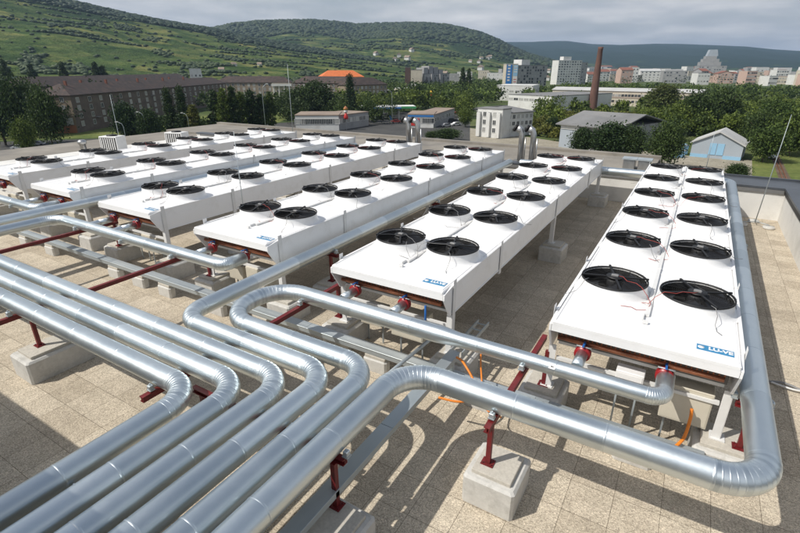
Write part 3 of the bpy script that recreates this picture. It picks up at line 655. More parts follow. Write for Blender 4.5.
H2 = hill('middle_hill', [(150, 52), (180, 38), (213, 29), (235, 24.5), (260, 22.5), (290, 21), (310, 20.8), (340, 23), (357, 25.5), (380, 24.2), (422, 23.8), (445, 25.5), (462, 29), (480, 34), (496, 40), (512, 48), (530, 55), (560, 63), (590, 68), (620, 74)], 900, 2700, hillmat('middle_hill', (.026, .046, .020), (.105, .130, .050), .44))
H3 = hill('far_hill', [(380, 60), (430, 47), (470, 43.5), (500, 42), (530, 42), (555, 41), (567, 41), (591, 44), (620, 45), (655, 43.8), (682, 44), (715, 45.3), (746, 46.6), (775, 49.5), (800, 51), (860, 55), (950, 58), (1100, 64)], 2600, 6200, hillmat('far_hill', (.018, .034, .022), (.07, .10, .04), .12))
# trees ---------------------------------------------------------------
def leaf_quads(P, size, tone):
    n = len(P); a = RNG.normal(size=(n, 3)); a /= np.linalg.norm(a, axis=1)[:, None]; b_ = RNG.normal(size=(n, 3)); b_ -= a*(a*b_).sum(1)[:, None]; b_ /= np.linalg.norm(b_, axis=1)[:, None]
    s_ = (size*RNG.uniform(.6, 1.3, n))[:, None]; c_ = b_*s_*RNG.uniform(.5, .9, n)[:, None]; a = a*s_
    V = np.stack([P-a, P-c_*.9, P+a, P+c_], 1).reshape(-1, 3); F_ = np.arange(n*4).reshape(n, 4); return V, F_, tone
def crown_pts(h, w, z0, n, ncl, shape, seed=None):
    u = RNG.normal(size=(ncl, 3)); u /= np.linalg.norm(u, axis=1)[:, None]; r = RNG.uniform(.45, 1., ncl)**.6; c = u*r[:, None]
    hh = (h-z0)/2
    if shape == 'round': cx = c*np.array([w/2*.82, w/2*.82, hh*.85]); cx[:, 2] += z0+hh
    elif shape == 'poplar': t = (c[:, 2]+1)/2; k = np.sin(np.pi*np.clip(t, 0.03, 1)**.75)**.6; cx = np.stack([c[:, 0]*w/2*k, c[:, 1]*w/2*k, z0+t*(h-z0)], 1)
    else: t = RNG.uniform(0, 1, ncl)**1.3; k = (1-t)*.95+.05; cx = np.stack([c[:, 0]*w/2*k, c[:, 1]*w/2*k, z0+t*(h-z0)], 1)
    cs = RNG.uniform(.55, 1.25, ncl)*w*(.13 if shape == 'round' else .10); ct = RNG.uniform(.05, .75, ncl)
    idx = RNG.integers(0, ncl, n); P = cx[idx]+RNG.normal(size=(n, 3))*cs[idx][:, None]*np.array([1, 1, .75]); T = np.clip(ct[idx]+RNG.normal(size=n)*.14, 0, 1)
    return P, T
def crown_mesh(h, w, z0, shape, mat, n=2600, ncl=60, leaf=.34):
    P, T = crown_pts(h, w, z0, int(n*1.9), int(ncl*1.3), shape); leaf *= .9; V, F_, T = leaf_quads(P, leaf, T); return np_mesh('crown', V, F_, T, mat)
def trunk_mesh(h, w, r=.22):
    b = MB(); b.tube([(0, 0, -.1), (.05, 0, h*.35), (.0, .08, h*.75)], [r, r*.75, r*.3], 8)
    for k in range(7):
        a = R(360*k/7+random.uniform(-15, 15)); z = h*random.uniform(.28, .6); b.tube([(0, 0, z), (.22*w*math.cos(a), .22*w*math.sin(a), z+h*.12), (.38*w*math.cos(a), .38*w*math.sin(a), z+h*.25)], [r*.5, r*.3, r*.1], 6)
    return b.mesh('trunk', MT['bark'])
TV = {}
for nm, (h, w, z0, sh, mt, n, ncl, lf) in {'round_a': (10, 9, 1.6, 'round', 'leaf', 3600, 75, .30), 'round_b': (10, 8, 1.2, 'round', 'leafdk', 3800, 70, .30), 'round_c': (10, 10, 1.5, 'round', 'leafdk', 4000, 90, .30), 'round_d': (10, 8, 1.0, 'round', 'leafyl', 3200, 60, .30),
        'poplar_a': (18, 4.2, .8, 'poplar', 'leafdk', 3600, 90, .30), 'poplar_b': (18, 4.6, .8, 'poplar', 'leaf', 3600, 80, .30), 'poplar_y': (16, 3.6, .6, 'poplar', 'leafyl', 3000, 70, .3), 'cone_a': (16, 6.5, .8, 'cone', 'leafdk', 3600, 100, .28)}.items():
    TV[nm] = (crown_mesh(h, w, z0, sh, mt, n, ncl, lf), trunk_mesh(h, w), h, w)
def tree(kind, px, D, top, label, wpx=None, group='trees between the roof and the town'):
    cm, tm, h, w = TV[kind]; P = at(px, D, row=top+8); dep = P.x*FW.x+P.y*FW.y
    px2 = px; top_z = height_at(P, top); hh = top_z-GZ; s_ = hh/h; sw = s_ if wpx is None else wpx*dep/FPX/w
    nm = {'poplar': 'poplar_tree', 'cone': 'conifer_tree'}.get(kind.split('_')[0], 'leafy_tree')
    u = empty(nm, P, random.uniform(0, 6.28)); link('crown', cm, u, sc_=(sw, sw, s_)); link('trunk', tm, u, sc_=(sw, sw, s_)); tag(u, label, 'tree', group); return u
# px here is the bearing of the tree (pixel column where its top meets the horizon)
tree('round_c', 668, 126, 124, 'large dark leafy tree directly behind the right hand unit, left of the gabled shed', 36)
tree('round_b', 613, 134, 121, 'largest dark tree in front of the grey shed with the pale blue wall', 40)
tree('round_c', 634, 133, 127, 'dark tree close right of the largest tree in front of the grey shed', 26)
tree('round_b', 584, 137, 127, 'smaller dark tree covering the right part of the pale blue wall', 24)
tree('round_b', 738, 120, 163, 'low dark bush right behind the far end of the right hand unit', 22)
tree('round_a', 770, 150, 126, 'tall leafy tree right of the gabled shed, in front of the meadow', 34)
tree('round_c', 764, 172, 112, 'dark leafy tree behind the right corner of the gabled shed', 30)
tree('round_a', 800, 165, 108, 'leafy tree cut off by the right border, beyond the rails', 40)
tree('round_c', 822, 175, 98, 'dark tree beyond the right border, its edge showing', 40)
tree('round_a', 777, 200, 98, 'mid green tree beside the small street at the right', 26)
tree('round_d', 665, 260, 84, 'pale green bushy tree standing out of the darker wood near the right', 30)
tree('round_c', 700, 205, 92, 'broad dark tree in the wood above the gabled shed', 34)
tree('round_b', 728, 220, 88, 'dark tree in the wood right above the shed roof end', 32)
tree('round_a', 680, 200, 104, 'mid green tree left above the gabled shed', 30)
lst = [('poplar_a', 213, 178, 88, 13), ('poplar_b', 222, 175, 86, 13), ('poplar_a', 231, 176, 84, 12), ('poplar_b', 240, 180, 90, 13), ('poplar_a', 250, 182, 88, 13), ('poplar_a', 260, 184, 92, 12), ('poplar_b', 269, 186, 90, 12)]
for i, (k, px, D, tp, w) in enumerate(lst): tree(k, px, D, tp, '%s poplar from the left in the dark row behind the left units' % ('first second third fourth fifth sixth seventh'.split()[i]), w, 'poplars in a row')
tree('poplar_y', 192, 172, 101, 'slim yellowish green poplar left of the dark row', 12)
tree('cone_a', 167, 180, 90, 'dark conifer in front of the brown apartment block, left one of a pair', 18)
tree('cone_a', 180, 178, 88, 'dark conifer in front of the brown apartment block, right one of a pair', 18)
tree('round_b', 122, 176, 101, 'dark round tree in front of the middle of the brown apartment block', 24)
tree('round_b', 146, 170, 108, 'low dark tree between the round tree and the conifers', 22)
tree('round_a', 20, 165, 119, 'light green bushy tree near the left border beside the rod', 20)
tree('round_c', 40, 172, 90, 'big dark tree hiding the left end of the brown block', 30)
tree('round_c', 12, 185, 80, 'dark tree at the left border behind the light green one', 34)
tree('round_b', -14, 190, 72, 'dark tree cut off by the left border', 40)
tree('round_c', 27, 215, 82, 'dark tree in the clump left of the brown block', 26)
for i, (px, tp) in enumerate(((3, 57), (31, 62), (62, 60), (95, 60), (103, 64))): tree('poplar_a', px, 420, tp, 'tall slim dark tree rising before the near hill, %s from the left' % ('first second third fourth fifth'.split()[i]), 9, 'tall slim trees at the foot of the near hill')
tree('round_b', 316, 235, 80, 'big dark round tree left of the orange roof', 36)
tree('round_b', 298, 225, 86, 'dark tree leaning on the big round tree, left of it', 22)
tree('cone_a', 350, 238, 76, 'dark conifer right below the orange roof', 16)
tree('round_a', 341, 215, 103, 'small light green tree by the red and white sign', 14)
tree('round_a', 369, 220, 99, 'light green tree at the left end of the petrol station canopy', 15)
tree('round_c', 416, 300, 84, 'round dark tree below the pale tower', 20)
tree('round_a', 466, 200, 108, 'bright bush left of the white three storey house', 14)
tree('round_b', 448, 160, 128, 'dark hedge like bush behind the roof edge below the car park', 26)
tree('round_b', 432, 162, 131, 'smaller dark bush left of the hedge below the car park', 14)
tree('poplar_a', 463, 420, 66, 'slim dark conifer like tree above the car park', 6)
tree('poplar_a', 469, 420, 67, 'second slim dark tree just right of the other above the car park', 6)
tree('round_b', 553, 175, 116, 'dark bush right of the white three storey house', 14)
# woodland belts
def wood(name, regions, lod, label, mat='leaf', hgt=(7, 13), cat='woodland', wid=(.7, 1.1)):
    VV = []; FF = []; TT = []; off = 0
    for (x0, x1, D0, D1, n) in regions:
        for _ in range(n):
            px = random.uniform(x0, x1); D = math.sqrt(random.uniform(D0**2, D1**2)); P = at(px, D); h = random.uniform(*hgt); w = h*random.uniform(*wid); base = random.uniform(-.25, .3)
            k = max(30, int(lod*(1 if D < 260 else .5))); Pt, T = crown_pts(h, w, .8, k, 16, 'round'); V, F_, T = leaf_quads(Pt+np.array([P.x, P.y, GZ]), .42 if D < 260 else .8, np.clip(T+base, 0, 1))
            VV.append(V); FF.append(F_+off); TT.append(T); off += len(V)
    me = np_mesh(name, np.concatenate(VV), np.concatenate(FF), np.concatenate(TT), mat); o = link(name, me); tag(o, label, cat, kind='stuff'); return o
wood('woodland', [(645, 745, 178, 330, 85), (745, 770, 190, 330, 22), (560, 660, 175, 300, 10), (770, 860, 185, 400, 80)], 700, 'dense leafy wood filling the space between the sheds and the far town on the right', 'leaf', (5, 9.5))
wood('shrubland', [(566, 650, 180, 250, 150), (536, 566, 165, 200, 14)], 260, 'bright green shrubs growing between the grey shed and the long low hall', 'leafyl', (2.5, 5.0), wid=(1., 1.6))
wood('woodland', [(555, 800, 395, 560, 130), (480, 600, 330, 470, 30)], 340, 'dark belt of trees behind the long low hall, before the far town', 'leaf', (7, 12))
wood('woodland', [(380, 500, 330, 560, 150), (430, 520, 560, 900, 90)], 340, 'trees filling the town between the petrol station and the bannered slab', 'leaf', (7, 12))
wood('woodland', [(-60, 60, 200, 420, 90), (60, 110, 300, 420, 20)], 500, 'dark wood left of the brown apartment block', 'leafdk', (9, 16))
wood('street_trees', [(372, 470, 236, 300, 34), (300, 400, 238, 300, 30), (536, 560, 190, 250, 8)], 480, 'leafy trees behind the petrol station and shop', 'leaf', (7, 12))
wood('woodland', [(118, 235, 178, 196, 28)], 800, 'dark trees and bushes along the foot of the brown apartment block', 'leafdk', (4, 7.5))
wood('woodland', [(200, 400, 210, 300, 50)], 500, 'dark street trees between the low pale building and the long brown roofed houses', 'leafdk', (7, 12))
wood('woodland', [(-60, 420, 440, 700, 260)], 200, 'belt of trees behind the brown roofed blocks at the foot of the near hill', 'leafdk', (8, 15))
wood('woodland', [(500, 900, 900, 1700, 420)], 90, 'far-off trees among the buildings of the town skyline', 'leafdk', (10, 17))
def ico():
    g = (1+5**.5)/2; V = np.array([(-1, g, 0), (1, g, 0), (-1, -g, 0), (1, -g, 0), (0, -1, g), (0, 1, g), (0, -1, -g), (0, 1, -g), (g, 0, -1), (g, 0, 1), (-g, 0, -1), (-g, 0, 1)], float); V /= np.linalg.norm(V, axis=1)[:, None]
    F_ = np.array([(0, 11, 5), (0, 5, 1), (0, 1, 7), (0, 7, 10), (0, 10, 11), (1, 5, 9), (5, 11, 4), (11, 10, 2), (10, 7, 6), (7, 1, 8), (3, 9, 4), (3, 4, 2), (3, 2, 6), (3, 6, 8), (3, 8, 9), (4, 9, 5), (2, 4, 11), (6, 2, 10), (8, 6, 7), (9, 8, 1)]); return V, F_
def hillwood(name, HV, n, label, size, lo, hi, mat='leafdk', clump=.75, rows=True):
    N, K, _ = HV.shape; IV, IF = ico(); VV = []; TT = []
    cc = [(random.uniform(0, N-2), random.uniform(lo, hi)*(K-3), random.uniform(-.25, .35), random.random() < .5) for _ in range(max(1, n//60))]
    for _ in range(n):
        tb = 0
        if random.random() < clump:
            c_ = random.choice(cc); i = min(N-2, max(0, c_[0]+random.gauss(0, 5.5 if c_[3] and rows else 1.5))); j = min((K-4.), max(lo*(K-3), c_[1]+random.gauss(0, .14 if c_[3] and rows else .8))); tb = c_[2]; i = int(i)
        else: i = random.randint(0, N-2); j = random.uniform(lo, hi)*(K-3)
        f = random.random(); j0 = int(j); q = j-j0; A = (HV[i, j0]*(1-q)+HV[i, j0+1]*q)*(1-f)+(HV[i+1, j0]*(1-q)+HV[i+1, j0+1]*q)*f; s_ = size*random.uniform(.45, 1.25)
        V = IV*RNG.uniform(.6, 1.25, (12, 1))*np.array([s_*.75, s_*.75, s_*.42])+A+np.array([0, 0, s_*.25]); VV.append(V); TT.append(np.full(20, min(1, max(0, random.uniform(.15, .6)+tb))))
    V = np.concatenate(VV); F_ = (IF[None]+12*np.arange(len(VV))[:, None, None]).reshape(-1, 3); o = link(name, np_mesh(name, V, F_, np.concatenate(TT), mat, True)); tag(o, label, 'woodland', kind='stuff')
hillwood('hillside_trees', H1, 7500, 'trees and bushes in lines across the terraced near hill', 4.6, .02, .74, 'hillleaf', .95)
hillwood('hilltop_forest', H1, 13000, 'closed dark forest covering the top of the near hill', 9, .70, .995, 'hilldark', .5, False)
hillwood('hillside_trees', H2, 4000, 'scattered trees on the lower slopes of the middle hill', 7.5, .02, .50, 'hillleaf', .95)
hillwood('hilltop_forest', H2, 12000, 'closed dark forest covering the top of the middle hill', 14, .52, .995, 'hilldark', .4, False)
# ------------------------------------------------------------------ BUILDINGS OF THE TOWN
def paint(n, c, r=.8, v=.08, s=.15, d=None): MT[n] = simple(n, c, r, 0, v, s, dirt=d); return n
paint('w_white', (.62, .62, .60), d=((.50, .49, .46), .2)); paint('w_cream', (.52, .47, .38), d=((.40, .36, .29), .2)); paint('w_grey', (.30, .30, .30), d=((.22, .22, .22), .2))
paint('w_brown', (.115, .088, .070), v=.25, s=.25, d=((.17, .14, .11), .35)); paint('w_tan', (.25, .20, .145), v=.2, d=((.14, .11, .085), .3)); paint('w_orange', (.42, .17, .08)); paint('w_pink', (.48, .34, .28))
paint('r_brown', (.045, .032, .027), v=.4, s=.5, d=((.09, .048, .034), .5)); paint('r_red', (.22, .085, .055), v=.2, s=.3); paint('r_orange', (.60, .16, .045), v=.15, s=.3); paint('r_grey', (.19, .19, .19), v=.2, s=.1, d=((.26, .25, .24), .12)); paint('r_light', (.45, .45, .44), v=.1)
paint('r_tan', (.27, .21, .165), v=.15); paint('w_blue', (.25, .44, .60)); paint('w_bluegrey', (.33, .37, .41)); paint('bluedeep', (.03, .17, .45), .5); paint('green', (.06, .32, .12), .5); paint('w_darkbrown', (.09, .055, .045)); paint('redsign', (.5, .03, .025), .5); paint('yellow', (.7, .42, .03), .5)
m, nt, p = nmat('window_glass'); oi = nt.nodes.new('ShaderNodeObjectInfo'); nt.links.new(ramp(nt, oi.outputs['Random'], [(0, (.03, .035, .04)), (.45, (.06, .065, .07)), (.55, (.28, .28, .27)), (1, (.42, .42, .40))]), p.inputs['Base Color']); p.inputs['Roughness'].default_value = .15; MT['glass'] = m
m, nt, p = nmat('window_dark'); p.inputs['Base Color'].default_value = (.04, .05, .06, 1); p.inputs['Roughness'].default_value = .12; MT['glassdk'] = m
WMESH = {}
def window_mesh(w, h, depth=.1):
    key = (round(w, 2), round(h, 2))
    if key not in WMESH:
        b = MB(); t = min(.09, w*.08); b.box(-w/2, w/2, -depth, .0, -t, 0); b.box(-w/2, w/2, -depth, 0, h, h+t); b.box(-w/2-t, -w/2, -depth, 0, -t, h+t); b.box(w/2, w/2+t, -depth, 0, -t, h+t); b.box(-t/2, t/2, -depth*.7, 0, 0, h)
        g = MB(); g.box(-w/2, w/2, -depth*.4, -.002, 0, h); WMESH[key] = (b.mesh('frame', MT['w_white']), g.mesh('window', MT['glass']))
    return WMESH[key]
def bldg(name, label, cat, A, B_, depth, h, mat, roof='flat', rmat='r_grey', storeys=0, cols=0, win=(1.3, 1.5), roofh=3., side=0, group=None, z0=1.0, frames=True, over=.5, endmat=None, parapet=True):
    """front wall from A to B_ (left to right seen from the roof), body going away from the viewer"""
    A = Vector((A.x, A.y, GZ)); d = Vector((B_.x-A.x, B_.y-A.y, 0)); L = d.length; rz = math.atan2(d.y, d.x); u = empty(name, A, rz); tag(u, label, cat, group)
    MB().box(0, L, 0, depth, 0, h).build('wall', mat, u)
    if endmat: 
        MB().box(-.06, -.003, .01, depth-.01, .0, h-.02).build('end_wall', endmat, u)
    if roof == 'flat':
        b = MB(); b.box(-.15, L+.15, -.15, depth+.15, h+.003, h+.35); b.build('roof', rmat, u)
    elif roof == 'hip':
        o_ = over; k = min(L/2-.1, depth/2); b = MB(); V = [(-o_, -o_, h), (L+o_, -o_, h), (L+o_, depth+o_, h), (-o_, depth+o_, h), (k, depth/2, h+roofh), (L-k, depth/2, h+roofh)]
        V2 = [(v[0], v[1], v[2]-.25) for v in V[:4]]
        b.add(V+V2, [(0, 1, 5, 4), (1, 2, 5), (2, 3, 4, 5), (3, 0, 4), (9, 8, 7, 6), (0, 6, 7, 1), (1, 7, 8, 2), (2, 8, 9, 3), (3, 9, 6, 0)]); b.build('roof', rmat, u)
    elif roof == 'gablex':   # ridge along front
        b = MB(); o_ = over; b.prism([(-o_, h-.1), (depth/2, h+roofh), (depth+o_, h-.1), (depth+o_, h-.35), (depth/2, h+roofh-.25), (-o_, h-.35)], -o_, L+o_, 'x'); b.build('roof', rmat, u)
        MB().prism([(0.02, h+.002), (depth-.02, h+.002), (depth/2, h+roofh-.35)], .01, L-.01, 'x').build('gable', mat, u)
    elif roof == 'gabley':   # gable to the front
        b = MB(); o_ = over; b.prism([(-o_, h-.1), (L/2, h+roofh), (L+o_, h-.1), (L+o_, h-.4), (L/2, h+roofh-.3), (-o_, h-.4)], -o_, depth+o_, 'y'); b.build('roof', rmat, u)
        MB().prism([(0.02, h+.002), (L-.02, h+.002), (L/2, h+roofh-.4)], .01, depth-.01, 'y').build('gable', mat, u)
    if storeys and cols:
        sh = (h-z0-.4)/storeys; fm, gm = window_mesh(*win)
        for s_ in range(storeys):
            for c_ in range(cols):
                x = L*(c_+.5)/cols; z = z0+sh*s_+(sh-win[1])*.5
                w_ = link('window', gm, u, (x, -.005, z)); 
                if frames: link('frame', fm, w_, (0, -.002, 0))
            for c_ in range(side):
                y = depth*(c_+.5)/side; z = z0+sh*s_+(sh-win[1])*.5
                w_ = link('window', gm, u, (-.07, y, z), R(-90))
    return u
# brown apartment block at the left
A = gp(79, 133); Bq = at(226, 372)
d = (Bq-A); d.z = 0; dn = d.normalized()
u = bldg('apartment_block', 'long dark brown four storey apartment block with hipped tile roof and a tan end wall', 'building', A, Bq, 13.5, 12.9, 'w_brown', 'hip', 'r_brown', 4, 23, (1.7, 1.6), 3.7, 0, z0=1.6, endmat='w_tan')
MB().box(-.12, -.065, .4, 13.1, .0, 2.6).build('end_base', 'w_orange', u); MB().box(-.13, -.065, 1.0, 4.2, 2.9, 5.2).build('end_render', 'w_white', u)
fm, gm = window_mesh(1.2, 1.4)
for s_ in range(4):
    for y in (3.2, 9.5): w_ = link('window', gm, u, (-.075, y, 2.6+2.7*s_), R(-90)); link('frame', fm, w_, (0, -.002, 0))
for k in range(9): MB().box(-.4, .4, -.4, .4, 0, 1.9).build('chimney', 'r_red', u, (8+k*13.5, 6.75+(1.2 if k % 2 else -1.2), 15.6))
for k in range(5): 
    MB().box(-1.1, 1.1, -1.0, -.003, 0, .12).build('balcony', 'w_grey', u, (14+k*24, 0, 4.4+2.75*(k % 3)))
Bb = gp(66, 127)
bldg('apartment_block', 'second brown roofed block standing behind the long one, only its roof above it', 'building', at(28, 300), at(190, 500), 14, 13.6, 'w_brown', 'hip', 'r_brown', 4, 12, (1.5, 1.4), 4.4, z0=1.6)
bldg('apartment_block', 'brown roofed block with pale facade and tall windows behind the poplars', 'building', at(215, 400), at(288, 385), 14, 12.6, 'w_tan', 'hip', 'r_brown', 4, 14, (1.5, 1.7), 4.2, z0=1.6)
u = bldg('portico_building', 'pale building front with four tall columns between dark roofed blocks', 'building', at(272, 352), at(291, 350), 10, 13.5, 'w_cream', 'hip', 'r_brown', 3, 5, (1.2, 1.8), 3.4, z0=2)
for k in range(4): MB().lathe([(.55, 0), (.5, .3), (.45, 10.5), (.6, 11.0)], 14, (1.6+k*3.4, -1.6, .1)).build('column', 'w_white', u)
MB().box(.2, 13.2, -2.4, -.16, 11.15, 12.4).build('entablature', 'w_white', u)
bldg('apartment_block', 'brown roofed block right of the columns with rows of small windows', 'building', at(292, 372), at(352, 345), 14, 12.8, 'w_brown', 'hip', 'r_brown', 4, 12, (1.5, 1.5), 4.2, z0=1.6)
bldg('apartment_block', 'brown roofed corner block just left of the petrol station, tan lower walls', 'building', at(352, 318), at(387, 338), 14, 12.4, 'w_tan', 'hip', 'r_brown', 4, 9, (1.4, 1.5), 4.2, z0=1.6)
bldg('hall', 'building with a bright orange tiled roof rising behind the brown roofs', 'building', at(322, 470), at(364, 480), 16, 15.2, 'w_cream', 'hip', 'r_orange', 4, 8, roofh=5.5)
bldg('stair_tower', 'small white box shaped building top above the roofs at the left', 'building', at(191, 500), at(203, 500), 9, height_at(at(196, 500), 69)-GZ, 'w_white', 'flat', 'w_white', 2, 3)
# pale and dark tower with stepped block
u = bldg('tower_block', 'narrow tower with a dark brown left half and a pale right half', 'building', at(405, 520), at(410.5, 520), 14, height_at(at(405, 520), 67.5)-GZ, 'w_darkbrown', 'flat', 'r_grey', 0, 0)
u = bldg('tower_block', 'pale windowless slab end attached to the dark brown tower', 'building', at(410.8, 518), at(422, 518), 22, height_at(at(415, 518), 70)-GZ, 'w_cream', 'flat', 'r_grey', 0, 0)
u = bldg('stepped_block', 'grey concrete apartment block with stepped balconies beside the pale tower', 'building', at(424, 540), at(449, 560), 18, height_at(at(436, 550), 74)-GZ, 'w_grey', 'flat', 'r_grey', 6, 11, (1.9, 1.6), z0=1.5)
hq = height_at(at(424, 540), 67)-height_at(at(424, 540), 74)
for k in range(4): MB().box(1+k*6.6, 6.4+k*6.6, 2, 16, 0, (5.8, 7.4, 6.4, 4.0)[k]).build('roof_storey', 'w_grey', u, (0, 0, height_at(at(436, 550), 74)-GZ+.36))
for k in range(5): MB().box(3+k*5.5, 6.4+k*5.5, -2.2, -.12, 1.5, 14+(k % 2)*3).build('balcony_stack', 'w_grey', u)
bldg('pavilion', 'small flat pale building at the foot of the dark and pale tower', 'building', at(394, 420), at(412, 410), 14, 7, 'w_cream', 'flat', 'w_white', 2, 6)
for i, (px, D, w, tp, c_) in enumerate(((457, 760, 26, 72, 'w_white'), (478, 900, 22, 70.5, 'w_cream'), (487, 820, 40, 73, 'w_white'), (447, 640, 18, 74, 'w_grey'))):
    P = at(px, D); bldg('house', '%s pale building among the trees left of the bannered slab' % ('first second third fourth'.split()[i]), 'building', P, at(px+w*FPX/D/1.1, D), 14, height_at(P, tp)-GZ, c_, 'flat', 'r_light', 3, 5, frames=False, group='pale buildings among the trees')
# slab with banners
hS = height_at(at(520, 470), 65.5)-GZ
u = bldg('slab_building', 'tall grey office slab with two big banners on its left end', 'building', at(517, 470), at(546, 505), 16, hS, 'w_grey', 'flat', 'r_grey', 9, 11, (2.4, 1.7), z0=2.5, frames=False)
u2 = bldg('banner_tower', 'pale stair tower of the slab carrying the blue topped banners', 'building', at(505, 466), at(516.7, 468), 14, hS+1.0, 'w_cream', 'flat', 'r_light')
L2 = (at(516.7, 468)-at(505, 466)).length
MB().box(.4, L2*.52, -.35, -.16, 9.5, hS+.6).build('banner', 'bluedeep', u2); MB().box(L2*.62, L2-.1, -.35, -.16, 16, hS+.2).build('banner', 'w_blue', u2); MB().box(L2*.62, L2-.1, -.33, -.16, 4, 15.9).build('banner', 'w_white', u2); MB().box(.4, L2*.52, -.33, -.16, 3, 9.4).build('banner', 'w_pink', u2)
for k in range(6): MB().box(L2*.26-1.2, L2*.26+1.0, -.40, -.36, 0, 1.3).build('banner_letter', 'w_white', u2, (0, 0, 12+k*2.4))
for k in range(3): MB().box(L2*.66, L2*.94, -.40, -.36, 0, .9).build('banner_line', 'w_white', u2, (0, 0, 19+k*2.))
for k in range(4): MB().box(L2*.68, L2*.92, -.39, -.34, 0, .5).build('banner_line', 'redsign', u2, (0, 0, 7+k*2.))
MB().box(8, 20, 3, 12, 0, 4.5).build('plant_room', 'w_white', u, (0, 0, hS+.4))
u = bldg('tower_block', 'white high rise slab left of the brick chimney', 'building', at(557, 820), at(580, 845), 16, height_at(at(568, 830), 60.5)-GZ, 'w_white', 'flat', 'r_light', 9, 9, (2.6, 1.7), z0=3, frames=False)
MB().box(10, 24, 3, 12, 0, 5).build('plant_room', 'w_white', u, (0, 0, height_at(at(568, 830), 60.5)-GZ+.4))
bldg('tower_block', 'darker narrow tower right beside the white high rise', 'building', at(580.3, 850), at(586, 860), 18, height_at(at(583, 850), 62.5)-GZ, 'w_grey', 'flat', 'r_grey', 8, 2, (2.4, 1.6), frames=False)
# brick chimney
m, nt, p = nmat('chimney_brick'); c = ramp(nt, noise(nt, .5, 8, .7, stretch=(1, 1, .4)), [(.3, (.085, .042, .034)), (.7, (.165, .088, .066))]); nt.links.new(c, p.inputs['Base Color']); p.inputs['Roughness'].default_value = .9; MT['brick'] = m
P = at(594.5, 312); u = empty('brick_chimney', P); tag(u, 'tall tapering red brick factory chimney', 'chimney'); hc = height_at(P, 47)-GZ
MB().lathe([(2.6, 0), (2.2, hc*.3), (1.65, hc*.7), (1.3, hc-1.5), (1.42, hc-1.2), (1.42, hc), (1.0, hc), (.9, hc-2)], 28).build('shaft', 'brick', u)
for k in range(9): MB().lathe([(2.45-1.25*(k+1)/10+.02, 0), (2.5-1.25*(k+1)/10+.02, .05), (2.5-1.25*(k+1)/10+.02, .25), (2.45-1.25*(k+1)/10+.02, .3)], 28).build('iron_band', 'w_darkbrown', u, (0, 0, hc*(k+1)/10.2))
# white three storey house
A = gp(473, 140); A = at(478, 172); B_ = at(503, 167)
u = bldg('white_house', 'white three storey house with a grey roof slab and tall pale bays behind the flues', 'building', A, B_, 5.5, height_at(A, 108.5)-GZ, 'w_white', 'flat', 'r_grey', 3, 5, (1.1, 1.4), z0=1.2)
Lh = (B_-A).length
for k in range(3): MB().box(.2+k*Lh*.40, .2+k*Lh*.40+1.3, -.9, -.16, .2, height_at(A, 112)-GZ).build('bay', 'w_white', u)
u = bldg('white_house', 'lower grey roofed wing with many small windows, right of the white house front', 'building', at(503.6, 170), at(534, 181), 12, height_at(at(505, 168), 113.5)-GZ, 'w_white', 'hip', 'r_grey', 3, 7, (1.2, 1.2), 1.6, z0=1.0)
# halls
bldg('warehouse', 'long flat grey roofed hall with white walls right behind the white house', 'hall', at(509, 300), at(552, 282), 60, 8.0, 'w_white', 'flat', 'r_grey', 1, 8, (3, 1.2), z0=4)
bldg('warehouse', 'wide hall with a bright white roof left of the grey roofed one', 'hall', at(497, 385), at(533, 380), 30, 10.5, 'w_white', 'flat', 'w_white', 1, 6, (3, 1.2), z0=3)
u = bldg('factory_hall', 'very long low pale industrial hall with shallow grey roof beyond the shrubs', 'hall', at(553, 372), at(704, 352), 16, 8.6, 'w_cream', 'gablex', 'r_light', 1, 46, (1.7, 1.5), 1.6, z0=3.4, frames=False)
bldg('factory_hall', 'lower lean-to row in front of the long industrial hall', 'hall', at(590, 356), at(690, 340), 8, 4.6, 'w_cream', 'flat', 'r_tan', 1, 24, (1.7, 1.4), z0=1.2, frames=False)
# grey shed with pale blue wall
A = at(558.5, 153, row=146); B_ = at(577, 150, row=147)
u = bldg('storage_shed', 'grey roofed shed with a pale blue end wall, partly behind dark trees', 'shed', A, B_, 30, 6.6, 'w_bluegrey', 'flat', 'r_grey')
MB().prism([(-1.0, 6.4), (-1, 6.7), (14, 9.6), (29.5, 6.8), (29.5, 6.5), (14, 9.3)], -1.2, (B_-A).length+12, 'x').build('roof_slab', 'r_grey', u); MB().box((B_-A).length+.003, (B_-A).length+11, .5, 29, 0, 6.55).build('rear_wall', 'w_grey', u)
MB().box(.2, (B_-A).length-.2, -.2, -.003, 5.3, 6.3).build('sign_board', 'w_white', u)
